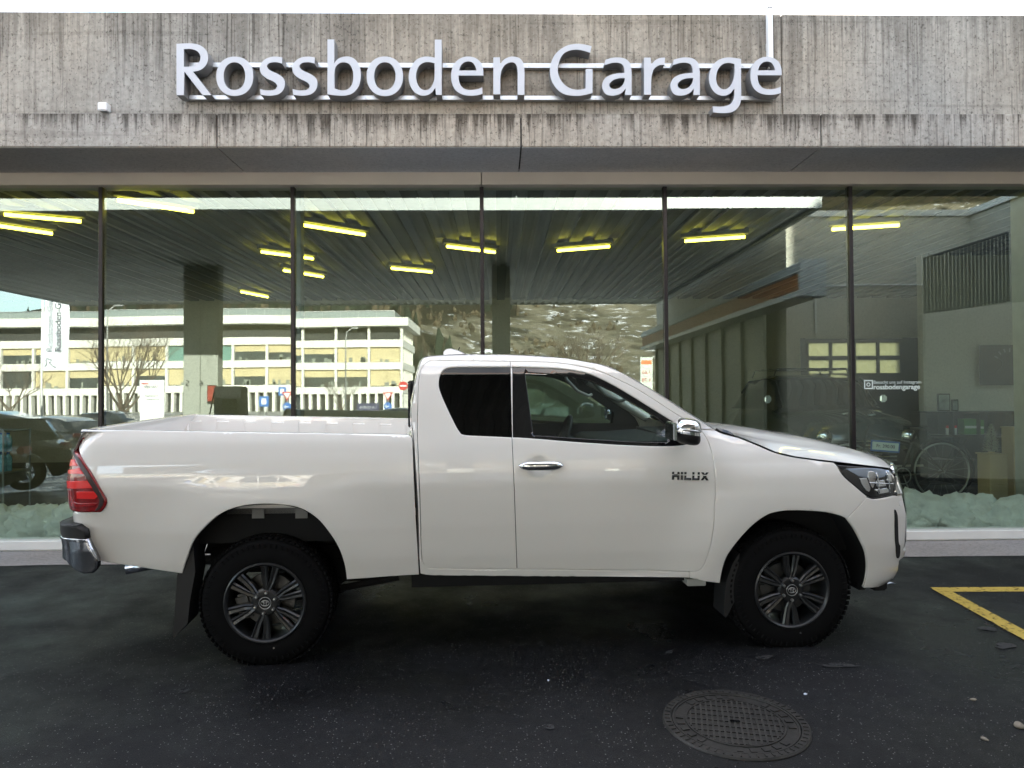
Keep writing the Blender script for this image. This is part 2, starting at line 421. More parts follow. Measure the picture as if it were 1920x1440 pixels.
def panel(name, outer, mat, parent, holes=(), off=0.0, res=.03, flange=.02, rnd=.005, gap=.0022, S_=None, sides='both', soft=True, label=None):
    """a body panel: an outline on the body surface filled with a smooth grid, its edge rolled inward"""
    S_ = S_ or S
    loops = []
    for k, lp in enumerate([outer]+list(holes)):
        lp = clean(lp)
        if (area(lp) < 0) == (k == 0): lp = lp[::-1]     # outer ccw, holes cw
        lp = clean(offset(lp, gap)) if gap else lp
        lp = clean(densify(lp, res)); loops.append(lp)
    pts = []; ed = []; kind = []
    for lp in loops:
        b = len(pts); pts += lp; n = len(lp); ed += [(b+i, b+(i+1) % n) for i in range(n)]; kind += [1]*n
    nb = len(pts)
    if rnd:
        inner = []
        kd = kdtree.KDTree(nb)
        for i, p in enumerate(pts): kd.insert((p.x, p.y, 0), i)
        kd.balance()
        for lp in loops:
            for p in offset(lp, rnd):
                if kd.find((p.x, p.y, 0))[2] > rnd*.8: inner.append(p)
        pts = pts+inner
    kd = kdtree.KDTree(len(pts))
    for i, p in enumerate(pts): kd.insert((p.x, p.y, 0), i)
    kd.balance()
    xs = [p.x for p in loops[0]]; zs = [p.y for p in loops[0]]; base = loops[0]
    x = math.floor(min(xs)/res)*res
    grid = []
    while x < max(xs):
        z = math.floor(min(zs)/res)*res; r_ = 0
        while z < max(zs):
            p = Vector((x, z))
            if kd.find((p.x, p.y, 0))[2] > res*.45 and inside(p, base) and not any(inside(p, h) for h in loops[1:]): grid.append(p)
            z += res
        x += res
    pts = pts+grid
    vo, eo, fo, ov, _, _ = geometry.delaunay_2d_cdt(pts, ed, [], 0, 1e-6)
    fs = []
    for f in fo:
        c = sum((vo[i] for i in f), Vector((0, 0)))/len(f)
        if inside(c, base) and not any(inside(c, h) for h in loops[1:]):
            if area([vo[i] for i in f]) < 0: f = f[::-1]
            fs.append(tuple(f))
    isb = set(i for i, o in enumerate(ov) if any(j < nb for j in o))
    cnt = {}
    for f in fs:
        for i in range(len(f)): cnt[(f[i], f[(i+1) % len(f)])] = 1
    be = [(a, b) for (a, b) in cnt if (b, a) not in cnt]
    V = []; NR = []
    outn = {}
    for a, b in be:
        d = vo[b]-vo[a]
        if d.length < 1e-9: continue
        d.normalize(); o_ = Vector((d.y, -d.x))
        for q in (a, b): outn[q] = outn.get(q, Vector((0, 0)))+o_
    for i, p in enumerate(vo):
        n = sn(S_, p.x, p.y); P = S_(p.x, p.y)-n*(-off) if False else S_(p.x, p.y)-n*off
        if i in outn:
            e = .003; tx = S_(p.x+e, p.y)-S_(p.x-e, p.y); tz = S_(p.x, p.y+e)-S_(p.x, p.y-e); tx.normalize(); tz.normalize()
            q = tx*outn[i].x+tz*outn[i].y
            if q.length > 1e-6: q.normalize()
            if rnd: P = P-n*rnd*.6
            NR.append((n*.75+q*.66).normalized() if soft and rnd else n)
        else: NR.append(n)
        V.append(P)
    if flange:
        mp_ = {}
        for a, b in be:
            for q in (a, b):
                if q not in mp_:
                    n = sn(S_, vo[q].x, vo[q].y); mp_[q] = len(V); V.append(V[q]-n*flange)
                    e = .003; tx = S_(vo[q].x+e, vo[q].y)-S_(vo[q].x-e, vo[q].y); tz = S_(vo[q].x, vo[q].y+e)-S_(vo[q].x, vo[q].y-e)
                    qq = tx.normalized()*outn.get(q, Vector((0, 0))).x+tz.normalized()*outn.get(q, Vector((0, 0))).y
                    NR.append(qq.normalized() if qq.length > 1e-6 else n)
            fs.append((b, a, mp_[a], mp_[b]))
    res_o = []
    if sides in ('both', 'near'):
        o = mobj(name, V, fs, mat, parent, True, NR); res_o.append(o)
        if label: o['label'] = label
    if sides in ('both', 'far'):
        V2 = [Vector((v.x, 2*WC-v.y, v.z)) for v in V]; N2 = [Vector((n.x, -n.y, n.z)) for n in NR]
        o = mobj(name, V2, [f[::-1] for f in fs], mat, parent, True, N2); res_o.append(o)
    return res_o
def loft(rows, name, mat, parent, smooth=True, flip=False):
    n = len(rows[0]); vs = [p for r_ in rows for p in r_]; fs = []
    for i in range(len(rows)-1):
        for j in range(n-1):
            f = (i*n+j, i*n+j+1, (i+1)*n+j+1, (i+1)*n+j); fs.append(f[::-1] if flip else f)
    return mobj(name, vs, fs, mat, parent, smooth)

# shared lines, measured in the photograph, all laid on the body surface
L_cabrear = [(786, 1050), (783.7, 960), (780, 890), (777, 840), (774.5, 816), (771.5, 795), (771, 780), (772.5, 752), (779, 715), (785, 690), (790, 676), (797, 669)]
L_sil = [(815, 666), (865, 664), (955, 664), (1040, 669), (1090, 676), (1140, 687.5), (1190, 712.5), (1240, 742.5), (1290, 775), (1327.5, 797.5), (1341, 805.5)]
L_dtop = [(956.5, 677), (1040, 679.5), (1090, 687), (1127, 697), (1165, 714.5), (1190, 727), (1222, 746.5), (1265, 774.5), (1290, 789.5), (1314, 805)]
L_fshut = [(1314, 805), (1327.5, 827), (1337, 860), (1341.5, 902), (1341, 940), (1336, 1005), (1327, 1043), (1317, 1065), (1304, 1072.5)]
L_acc = [(956.5, 677), (820, 676), (802, 678.5), (791, 689), (785, 715), (783, 765), (782.5, 815), (785, 870), (788, 960), (790, 1040), (795, 1058), (806, 1066)]
L_mid = [(969.5, 1067.5), (966, 960), (962, 860), (960, 820), (958, 740)]
c_ = clean
acc_outer = smooth_loop(PX([(956.5, 677, 1)]+L_acc[1:2]+[L_acc[2]]+L_acc[3:]+[(969.5, 1067.5, 1)]+L_mid[1:]))
win_r = smooth_loop(PX([(958.7, 688, 1), (960.5, 819.5, 1), (905, 817, 1), (872, 815), (861, 808), (846, 780), (828, 740), (823, 720), (826, 702), (835, 692), (849, 689), (880, 688, 1)]))
d_outer = clean(catmull(PX([(956.5, 677, 1)]+L_dtop[1:-1]+[(1314, 805, 1)]+L_fshut[1:-1]+[(1304, 1072.5, 1), (969.5, 1067.5, 1)]+L_mid[1:]), True, 5))
win_f = smooth_loop(PX([(961, 688, 1), (1040, 690.5), (1090, 697), (1120, 707), (1152, 723), (1190, 745.5), (1222, 765.5), (1262, 790), (1290, 806), (1303, 818), (1300, 828), (1286, 833), (1255, 836), (1190, 835), (1090, 829), (997, 821.5), (962, 819.5, 1)]))
glass_f = smooth_loop(PX([(984, 697, 1), (1040, 701), (1090, 709), (1120, 719), (1152, 735), (1190, 757), (1222, 777), (1252, 797, 1), (1252, 829, 1), (1190, 828), (1090, 822), (1000, 816, 1)]))
band = clean(catmull(PX(L_sil+[(1341, 806.5, 1), (1314, 805, 1)]+L_dtop[-2:0:-1]+L_acc[:-1]+[(806, 1066, 1), (969.5, 1067.5, 1), (1293, 1073, 1), (1293, 1084, 1), (1000, 1081, 1), (806, 1079, 1), (788, 1076, 1)]+L_cabrear), True, 4))
body = panel('cab_shell', band, M_paint, truck, gap=.0018)
adoor = panel('access_door', acc_outer, M_paint, truck, holes=[win_r])
fdoor = panel('front_door', d_outer, M_paint, truck, holes=[win_f])
for k in (0, 1):
    sd_ = ('near', 'far')[k]
    panel('side_window', win_r, M_tint, adoor[k], off=.008, gap=0, rnd=0, flange=0, sides=sd_)
    panel('window_frame', win_f, M_black, fdoor[k], holes=[glass_f], off=.005, gap=0, rnd=.003, flange=.012, sides=sd_)
    panel('side_window', glass_f, M_cglass, fdoor[k], off=.010, gap=0, rnd=0, flange=0, sides=sd_)
    panel('door_trim', d_outer, M_cabin, fdoor[k], holes=[glass_f], off=.05, gap=.01, rnd=0, flange=0, sides=sd_)
    panel('door_trim', acc_outer, M_cabin, adoor[k], off=.05, gap=.01, rnd=0, flange=0, sides=sd_)
# dark sheets added behind the panel gaps to block light follow further down
# bed side with the wheel arch
arch_r = [(650, 1087, 1), (646, 1060), (636, 1030), (618, 1000), (595, 973), (565, 954), (530, 947), (490, 945.5), (450, 950), (415, 963), (388, 985), (365, 1012), (351, 1045), (342, 1076, 1)]
bed = clean(catmull(PX([(150, 812), (160, 806.5), (180, 805.5), (250, 806, 1), (400, 809, 1), (600, 812, 1), (762, 816, 1), (770, 818), (773, 825), (775, 870), (777, 915), (780, 980), (783, 1030), (786, 1078, 1), (720, 1082, 1)]+arch_r+[(290, 1068.5, 1), (230, 1059.5, 1), (178, 1049.5, 1), (165, 1026), (152, 1004), (141, 988), (137, 972), (137, 959, 1), (189, 959.5, 1), (194, 954), (199, 945), (199, 935), (190, 920), (172, 888), (150, 853), (136.5, 833, 1), (143, 821)]), True, 5))
beds = panel('bed_side', bed, M_paint, truck, gap=.0018, res=.03)
# tail lamps
TZB = uv(155, 960)[1]
tail = smooth_loop(PX([(136, 834, 1), (143, 843), (150, 853), (161, 870), (172, 888), (182, 905), (191, 920), (198, 933), (200.5, 941), (197, 951), (189, 960, 1), (155, 960, 1)])+[(-1.12, TZB+.004), (-1.20, TZB+.02), (-1.235, TZB+.08), (-1.235, 1.15), (-1.21, 1.27), (-1.13, 1.335, 1)])
def taillamp(side):
    o = panel('tail_lamp', tail, M_redd, truck, off=-.012, gap=.001, rnd=.008, flange=.03, sides=side)[0]
    k = dict(sides=side, off=-.0155, gap=0, rnd=.002, flange=.006, res=.02)
    panel('lamp_border', smooth_loop(PX([(139, 843, 1), (150, 858), (161, 875), (172, 893), (183, 911), (193, 928), (196.5, 940), (190, 953), (180, 957, 1), (187, 946), (188, 935), (178, 919), (167, 900), (155, 879), (147, 864)])), M_redk, o, **k)
    panel('lamp_bar', smooth_loop(PX([(133, 862, 1), (143, 862, 1), (149, 874, 1), (134, 874, 1)])), M_redb, o, **k)
    panel('lamp_bar', smooth_loop(PX([(130, 882, 1), (152, 878, 1), (160, 889, 1), (130, 888, 1)])), M_redb, o, **k)
    panel('lamp_bar', smooth_loop(PX([(130, 901, 1), (166, 901, 1), (176, 915, 1), (131, 914, 1)])), M_redb, o, **k)
    panel('lamp_bar', smooth_loop(PX([(147, 921, 1), (178, 921, 1), (185, 929), (180, 935, 1), (148, 934, 1)])), M_redb, o, **k)
    panel('lamp_bar', smooth_loop(PX([(126, 917, 1), (138, 918, 1), (141, 938), (150, 943, 1), (186, 942, 1), (180, 948, 1), (140, 949), (130, 940)])), pm_red2, o, **k)
pm_red2 = pmat('deep red lens', (.33, .008, .012), .1, 0, 1)
taillamp('near'); taillamp('far')
# fender, bumper
arch_f = [(1350, 1094, 1), (1353, 1076), (1360, 1051), (1371, 1031.5), (1393, 1004), (1416, 981.5), (1441, 965), (1468, 958.5), (1488, 957.5), (1510, 958), (1549, 961), (1577, 968), (1588, 973, 1)]
hoodline = [(1354, 812), (1376, 818), (1390, 822.5), (1420, 834.7), (1454, 849), (1490, 857.5), (1530, 863), (1563, 867, 1)]
fend = clean(catmull(PX([(1314, 806, 1), (1341, 806, 1)]+hoodline+[(1568, 871, 1), (1582, 893), (1607, 915), (1626.5, 931.5, 1)]+arch_f[::-1]+[(1324, 1091, 1), (1293, 1084, 1), (1293, 1073, 1), (1304, 1072.5, 1)]+L_fshut[-2:0:-1]), True, 5))
panel('front_fender', fend, M_paint, truck, gap=.0018)
hl_pts = PX([(1568, 870.5, 1), (1582, 893), (1607, 915), (1626.5, 930), (1641, 934), (1663, 931)])
hl_u = uv(1683, 924); hl_t = uv(1674, 880)
hl_pts += [(hl_u[0], hl_u[1]), (hl_u[0]+.035, (hl_u[1]+hl_t[1])/2), (hl_t[0]+.02, hl_t[1], 1)]+PX([(1621, 875, 1)])
lamp_o = smooth_loop(hl_pts)
def headlamp(side):
    o = panel('headlamp', lamp_o, M_hld, truck, off=.004, gap=.0015, rnd=.006, flange=.03, sides=side)[0]
    k = dict(sides=side, off=-.001, gap=0, rnd=.002, flange=.005, res=.02)
    panel('lamp_brow_reflection', smooth_loop(PX([(1586, 879, 1), (1640, 878), (1668, 882, 1), (1662, 892), (1640, 897), (1610, 893, 1)])), M_hlblue, o, **k)
    panel('lamp_cell', smooth_loop(PX([(1629, 884), (1640, 886), (1641, 900), (1636, 915), (1630, 905), (1627, 893)])), M_hl, o, **dict(k, off=-.004))
    panel('lamp_cell', smooth_loop(PX([(1612, 897, 1), (1625, 896, 1), (1632, 915), (1628, 922), (1617, 910)])), M_hl, o, **k)
    panel('lamp_cell', smooth_loop(PX([(1642, 902, 1), (1658, 900, 1), (1662, 911, 1), (1645, 913, 1)])), M_hl, o, **k)
    panel('lamp_cell', smooth_loop(PX([(1640, 918, 1), (1663, 915, 1), (1668, 922), (1650, 926, 1)])), M_hl, o, **k)
    panel('lamp_cell', smooth_loop(PX([(1662, 888, 1), (1670, 889, 1), (1672, 903, 1), (1664, 902, 1)])), M_hl, o, **k)
    mb = MB()
    for (a, b) in (((1642, 886), (1648, 926)), ((1660, 884), (1668, 924)), ((1630, 905), (1676, 907))):
        pa, pb = uv(*a), uv(*b); L = []
        for q in range(6):
            t = q/5; u_ = pa[0]+(pb[0]-pa[0])*t; z_ = pa[1]+(pb[1]-pa[1])*t; p = S(u_, z_)+sn(S, u_, z_)*.004
            if side == 'far': p.y = 2*WC-p.y
            L.append(p)
        mb.tube(L, .0035, 6)
    mb.build('lamp_rib', M_hl, o, smooth=True)
M_hlblue = pmat('headlamp sky reflection', (.30, .36, .46), .1, .6, 1)  # pale blue painted in for the sky mirrored on the lamp top
headlamp('near'); headlamp('far')
bz = [(U_F, .395), (U_F, .60)]
slot = smooth_loop(PX([(1677, 961), (1680, 959.5), (1682.5, 975), (1684, 1015), (1687, 1024), (1686.5, 1040), (1684, 1046), (1680.5, 1042), (1678.5, 1015)]))
bump_l = PX([(1626.5, 932.5, 1), (1641, 936), (1663, 933), (1680, 929, 1)])
bump_r = PX([(1588, 973, 1)]+[(1604, 995.5), (1621, 1029), (1626.5, 1051), (1626.5, 1076), (1619.5, 1103, 1)])[::-1]
ub = bump_l[-1][0]
lowz = PX([(1619.5, 1103)])[0][1]
bumper_poly = clean(catmull([(*bump_l[0][:2], 1)]+bump_l[1:-1]+[(ub, bump_l[-1][1], 1), (ub+.05, bump_l[-1][1]-.01), (ub+.075, .93), (ub+.09, .75), (ub+.075, .58), (ub+.12, .545, 1), (U_F, .545, 1), (U_F, .50, 1), (ub+.16, .50), (ub+.06, .475)]+PX([(1684, 1074), (1676, 1083), (1662, 1093), (1648, 1100.5)])+bump_r+[], True, 5))
panel('front_bumper', bumper_poly, M_paint, truck, gap=.0018, res=.028)
panel('fog_slot', slot, M_well, truck, off=-.003, gap=-.002, rnd=0, flange=.01, res=.015)
sen = PX([(1688, 944)])[0]
panel('parking_sensor', [(sen[0]-.014, sen[1]-.014), (sen[0]+.014, sen[1]-.014), (sen[0]+.014, sen[1]+.014), (sen[0]-.014, sen[1]+.014)], M_white, truck, off=-.003, gap=0, rnd=.002, flange=.004)
gr_ = [(ub+.075, .93), (ub+.09, .75), (ub+.075, .57), (ub+.13, .55), (U_F, .55), (U_F, 1.07), (ub+.06, 1.07)]
panel('grille', gr_, M_black, truck, off=.012, gap=0, rnd=.004, flange=.02)
gt = uv(1673, 879)
chr_ = [(gt[0]+.0, gt[1]+.0), (ub-.005, bump_l[-1][1]+.015), (ub+.03, bump_l[-1][1]), (ub+.075, .925), (ub+.065, 1.07), (U_F, 1.075), (U_F, 1.115), (gt[0]+.05, gt[1]+.02)]
panel('grille_surround', chr_, M_chrome, truck, off=-.008, gap=.001, rnd=.005, flange=.03)
mb = MB()
for k in range(7):
    z = .62+k*.065
    for sgn in (0, 1):
        L = []
        for q in range(9):
            u_ = ub+.10+(U_F-ub-.10)*q/8; p = S(u_, z)-sn(S, u_, z)*.022
            if sgn: p.y = 2*WC-p.y
            L.append(p)
        mb.tube(L, .011, 6)
mb.build('grille_bars', M_dark, truck, smooth=True)['label'] = 'dark horizontal grille bars'
# roof, windscreen, rear wall of the cab
def silpt(px, py): u_, z_ = uv(px, py); return S(u_, z_)
sil = [silpt(*p) for p in [(797, 669)]+L_sil]
def cross(p, H, n=13, e=2.2, bx=0.0):
    row = []
    for j in range(n):
        s_ = j/(n-1); y = p.y+(2*(WC-p.y))*s_; t = 1-abs(2*s_-1)
        row.append(Vector((p.x+bx*(1-(1-t)**2), y, p.z+H*(1-(1-t)**e))))
    return row
hdr = 5
rows = []
for i in range(hdr+1):
    p = sil[i]; rows.append(cross(p, .012 if i else .006))
back = sil[0].copy(); back.z -= .05; back.x -= .012
rows = [cross(back, .0)]+rows
p = sil[hdr].lerp(sil[hdr+1], .35); rows.append(cross(p, .010, bx=.02))
loft(rows, 'roof', M_paint, truck)
loft([[v-Vector((0, 0, .035)) for v in r_] for r_ in rows], 'headliner', M_pillar_in, truck)
ws = [p]+sil[hdr+1:]
loft([cross(q, .0, bx=.02+.10*(i/len(ws)), e=2) [:] for i, q in enumerate([v+Vector((-.015, .0, -.012)) for v in ws])], 'windscreen', M_cglass, truck)
for sgn in (0, 1):
    r2 = []
    for q in ws:
        row = [q, q+Vector((.012, .025, .002)), q+Vector((.006, .055, -.004)), q+Vector((-.03, .058, -.03)), q+Vector((-.05, .02, -.04))]
        if sgn: row = [Vector((v.x, 2*WC-v.y, v.z)) for v in row]
        r2.append(row)
    loft(r2, 'windscreen_pillar', M_paint, truck)
    r2 = [[Vector((v.x-.02, (2*WC-v.y-.03) if sgn else v.y+.03, v.z-.04)) for v in (q, q+Vector((0, .05*(-1 if sgn else 1), -.02)))] for q in ws]
    loft(r2, 'pillar_trim', M_pillar_in, truck)
# third brake lamp fin on the roof
fin = [T(x, y, WC) for x, y in ((819, 668), (819, 656), (824, 652), (832, 651), (845, 654), (858, 660), (870, 668))]
mb = MB(); rows = []
for j, (dy, k) in enumerate(((-.10, 0), (-.095, .5), (-.07, .86), (-.03, 1), (.03, 1), (.07, .86), (.095, .5), (.10, 0))):
    rows.append([Vector((v.x+.05, WC+dy, fin[0].z-.01+(v.z-fin[0].z)*k+(0 if i in (0, 6) else 0))) for i, v in enumerate(fin)])
loft(rows, 'roof_fin', M_paint, truck)
MB().tube([T(857, 661, WC), T(862, 651, WC)], .004, 6).build('antenna', M_dark, truck)
# rear cab wall with its dark window
cr = [S(*uv(*q)) for q in L_cabrear]
rw = []
for q in [cr[0]]+cr[2:]: rw.append([q, q+Vector((-.012, .06, 0)), Vector((q.x-.03, WC, q.z)), Vector((q.x-.012, 2*WC-q.y-.06, q.z)), Vector((q.x, 2*WC-q.y, q.z))])
loft(rw, 'cab_rear_wall', M_paint, truck)
MB().bbox(.81, .825, .35, 1.45, 1.36, 1.66, .006).build('rear_window', M_tint, truck)
# hood
he = [S(*uv(*q)) for q in [(1360, 812.5), (1376, 817), (1390, 821.5), (1420, 833.5), (1454, 848), (1490, 856.5), (1530, 862), (1565, 866), (1600, 870.5), (1640, 875), (1668, 878.5)]]
st = sorted([(T(x, y, .62).x, T(x, y, .62).z) for x, y in ((1330, 798), (1345, 799), (1365, 800), (1420, 806), (1440, 811), (1495, 818), (1551, 829), (1606, 844), (1640, 855), (1662, 864), (1674, 872))])
rows = []
for i, q in enumerate(he):
    k = i/(len(he)-1); bx = -.06*(1-k)**2+.13*k**3; row = []
    for j in range(25):
        s_ = j/24; y = q.y+2*(WC-q.y)*s_; t = 1-abs(2*s_-1); x = q.x+bx*(1-(1-t)**2.2)
        zc = interp(x, st) if k < .93 else interp(x, st)
        rise = 1-(1-t)**2.6
        row.append(Vector((x, y, q.z+.004+max(.0, (zc-q.z))*rise*1.04-(.018*math.exp(-((t-.33)/.06)**2) if k < .9 else 0)*(.5))))
    rows.append(row)
last = rows[-1]
rows.append([v+Vector((.02, 0, -.012)) for v in last]); rows.append([v+Vector((.022, 0, -.035)) for v in last])
loft([[v.copy() for v in r_] for r_ in rows], 'hood', M_paint, truck)
# cowl below the windscreen
cw0 = silpt(1335, 803)
mb = MB(); mb.box(cw0.x-.1, cw0.x+.30, .16, 2*WC-.16, cw0.z-.16, cw0.z-.10); mb.build('cowl_panel', M_dark, truck)
panel('cowl_cap', smooth_loop(PX([(1342, 803.5, 1), (1352, 804.5), (1368, 810), (1377, 817.5, 1), (1360, 812.5), (1350, 809)])), M_black, truck, off=-.006, gap=0, rnd=.002, flange=.03, res=.015)
# ---- cabin and underbody: solid dark masses so no light comes through the gaps
u_in = .10
mb = MB()
mb.box(-1.08, .80, .12, 2*WC-.12, .70, .90)           # bed floor mass
mb.box(-.95, -.35, .45, 2*WC-.45, .62, .90); mb.box(.84, 3.0, .14, 2*WC-.14, .40, .62)           # dark block added against light leaks at the rear, then the cab floor
mb.box(2.62, 3.98, .33, 2*WC-.33, .52, 1.10)          # engine bay
mb.box(-.45, 4.0, .42, .52, .44, .60); mb.box(-.45, 4.0, 2*WC-.52, 2*WC-.42, .44, .60)  # frame rails
mb.box(2.62, 2.72, .12, 2*WC-.12, .60, 1.15)
mb.build('chassis', M_well, truck)
for sgn in (0, 1):
    Y = (lambda y: 2*WC-y) if sgn else (lambda y: y)
    mb = MB(); mb.box(.875, 2.62, min(Y(.075), Y(.10)), max(Y(.075), Y(.10)), .50, 1.28); mb.build('gap_light_block', M_well, truck)  # dark sheet added behind the doors to stop light in the gaps
    for nm, ar, xc in (('rear', arch_r, 0), ('front', arch_f+[(1604, 995.5), (1621, 1029), (1626.5, 1051), (1626.5, 1076), (1619.5, 1103)], WB)):
        al = [uv(*q[:2]) for q in ar]; rr = []
        for (a_, z_) in al:
            p_ = S(a_, z_); dz = Vector((a_-xc, 0, z_-.35)); dz.normalize()
            rr.append([Vector((v.x, Y(v.y), v.z)) for v in (p_+Vector((0, .006, 0)), p_+dz*.02+Vector((0, .05, 0)), p_+dz*.035+Vector((0, .30, 0)), p_+dz*.03+Vector((0, .42, 0)))])
        loft(rr, 'wheel_housing', M_well, truck)
        bx = [Vector((q.x, Y(.45), q.z)) for q in [r_[3] for r_ in rr]]
        mobj('housing_back', bx, [tuple(range(len(bx)))], M_well, truck)
    # white bracket visible in the rear arch
    mb = MB(); b0 = T(425, 955, .12); b1 = T(577, 953, .12)
    mb.box(b0.x, b1.x, min(Y(.12), Y(.15)), max(Y(.12), Y(.15)), b1.z-.028, b1.z+.004)
    for px in (485, 566):
        q = T(px, 960, .12); mb.box(q.x-.035, q.x+.035, min(Y(.105), Y(.15)), max(Y(.105), Y(.15)), q.z-.035, q.z+.02)
    mb.build('bed_bracket', M_bracket if False else pmat('primer bracket %d' % sgn, (.20, .20, .20), .6), truck)
# mud flaps
def flap(px_poly, y0, y1, name):
    pl = [T(x, y, (y0+y1)/2) for x, y in px_poly]
    for sgn in (0, 1):
        mb = MB(); mb.prism([(p_.x, p_.z) for p_ in pl], y0 if not sgn else 2*WC-y1, y1 if not sgn else 2*WC-y0, lambda a, b, d: Vector((a, d, b)))
        mb.build(name, M_dark, truck)
flap([(366, 1008), (352, 1040), (343, 1072), (335, 1184), (337, 1186), (362, 1160), (366, 1120), (376, 1065), (372, 1010)], .03, .20, 'mud_flap')
flap([(1376, 1030), (1362, 1052), (1353, 1078), (1350, 1096), (1347, 1146), (1352, 1148), (1366, 1120), (1372, 1070)], .03, .22, 'mud_flap')
# under-sill brackets, front valance, exhaust
for (a, b) in (((1604, 1088), (1622, 1108)), ((1634, 1092), (1660, 1109))):
    p_, q_ = T(a[0], a[1], .25), T(b[0], b[1], .25)
    for y0, y1 in ((.22, .5), (2*WC-.5, 2*WC-.22)): MB().bbox(p_.x, q_.x, y0, y1, q_.z+.012, p_.z+.03, .012).build('air_deflector', M_well, truck)
p_, q_ = T(1285, 1086, .12), T(1320, 1095, .12)
MB().bbox(p_.x, q_.x, .08, .2, q_.z, p_.z+.01, .004).build('jacking_bracket', pmat('light bracket', (.45, .45, .43), .6), truck)
p_ = T(236, 1068, .45); q_ = T(330, 1045, .5)
mb = MB(); mb.lathe([(.026, 0), (.030, 0), (.030, .34), (.026, .34), (.026, 0)], 20, Matrix.Translation(p_) @ (Vector((1, .25, .12))).to_track_quat('Y', 'Z').to_matrix().to_4x4()); mb.build('exhaust_tip', M_dchrome, truck, smooth=True)
mb = MB(); mb.tube([(p_.x+.3, p_.y+.07, p_.z+.03), (0.2, .6, .50), (.8, .55, .42), (2.4, .6, .42)], .03, 10)
mb.cyl((0, .2, .37), (0, 2*WC-.2, .37), .045, 12); mb.lathe([(0.03, -.16), (.13, -.1), (.155, 0), (.13, .1), (.03, .16)], 16, Matrix.Translation((0, WC, .37)) @ Matrix.Rotation(0, 4, 'Z'))
mb.tube([(-.6, .30, .50), (-.4, .30, .36), (.1, .30, .31), (.75, .30, .42)], .022, 8)
mb.bbox(1.7, 1.95, .25, .5, .36, .46, .02); mb.bbox(.35, .75, .35, 1.3, .38, .55, .03); mb.cyl((WB, .2, .34), (WB, 2*WC-.2, .34), .04, 12)
mb.build('axles_and_exhaust', M_well, truck, smooth=False)['label'] = 'dark axle beams, springs and exhaust pipe under the chassis'
# ---- wheels
def make_wheel(front):
    # local: outer face toward -y at y=0
    tyre = MB(); prof = [(.222, .012), (.228, .002), (.262, -.006), (.315, .000), (.352, .010), (.368, .024), (.378, .045), (.383, .09), (.383, .17), (.378, .215), (.365, .238), (.32, .255), (.24, .25), (.22, .24)]
    tyre.lathe(prof, 96); n = 72
    for i in range(n):
        for (yy, w_, rr, dd) in ((.032, .034, .3775, 0), (.095, .05, .3835, .5), (.165, .05, .3835, 0), (.228, .034, .3775, .5)):
            q = 2*math.pi*(i+dd)/n
            Mx = Matrix.Rotation(-q, 4, 'Y') @ Matrix.Translation((rr, yy, 0)) @ Matrix.Rotation(.35 if dd else -.35, 4, 'X')
            tyre.box(-.004, .0055, -w_/2, w_/2, -.0115, .0115, Mx)
    for i in range(64):
        q = 2*math.pi*i/64; Mx = Matrix.Rotation(-q, 4, 'Y') @ Matrix.Translation((.335, .0, 0)); tyre.box(-.012, .012, -.0025, .004, -.004, .004, Mx)
    rim = MB()
    rim.lathe([(.240, .004), (.237, -.006), (.229, -.010), (.222, -.006), (.216, .004), (.214, .02), (.205, .05), (.200, .14), (.205, .2)], 72)
    a0 = R(82 if not front else 90)
    for k in range(6):
        for s in (-1, 1):
            q = a0+k*math.pi/3+s*R(9.2)
            poly = [(.060, -.030*1), (.215, -.0135), (.222, -.013), (.222, .013), (.215, .0135), (.060, .030)]
            Mx = Matrix.Rotation(-q, 4, 'Y')
            # spoke: tapered bar with chamfered crown
            rows_ = []
            for (r_, hw, ytop) in ((.05, .018, .012), (.085, .018, .006), (.12, .0185, .008), (.17, .0205, .006), (.205, .0225, .002), (.223, .026, .002)):
                off_ = s*(-.006 if r_ < .1 else 0)
                rows_.append([Mx @ Vector((r_, y_, z_+off_)) for (y_, z_) in ((ytop+.045, -hw), (ytop+.008, -hw), (ytop, -hw*.62), (ytop+.004, -hw*.1), (ytop, hw*.62), (ytop+.008, hw), (ytop+.045, hw))])
            b = len(rim.v); rim.v += [tuple(v) for r_ in rows_ for v in r_]
            for i in range(len(rows_)-1):
                for j in range(6): rim.f.append((b+i*7+j, b+i*7+j+1, b+(i+1)*7+j+1, b+(i+1)*7+j)); rim.m.append(0)
    rim.lathe([(.0, .014), (.030, .012), (.034, .004), (.040, .002), (.070, .006), (.082, .016), (.085, .05)], 48)
    disc = MB(); disc.lathe([(.04, .085), (.155, .085), (.158, .09), (.158, .11), (.155, .115), (.04, .115)], 40)
    cal_ = MB(); cal_.bbox(-.045, .045, .06, .13, -.075, .075, .015, M=Matrix.Rotation(R(-15), 4, 'Y') @ Matrix.Translation((-.14, 0, 0)))
    lugs = []
    for k in range(6):
        q = a0+R(30)*0+k*math.pi/3+R(0); Mx = Matrix.Translation((.0605*math.cos(q), -.004, .0605*math.sin(q)))
        lg = MB(); lg.lathe([(0, -.012), (.006, -.011), (.0085, -.006), (.009, .006), (.009, .014)], 12, Mx); lugs.append(lg)
    emb = MB()
    def ell(cx, cz, rx, rz, r_=.0018): emb.tube([(cx+rx*math.cos(t), -.0005, cz+rz*math.sin(t)) for t in [2*math.pi*i/32 for i in range(32)]], r_, 6, closed=True)
    ell(0, 0, .034, .034, .0022); ell(0, 0, .024, .0165); ell(0, .000, .0085, .0160); ell(0, .0075, .0150, .0065)
    val = MB(); val.cyl((.05, -.010, -.262), (.05, .01, -.262), .005, 8)
    return tyre, rim, disc, cal_, lugs, emb, val
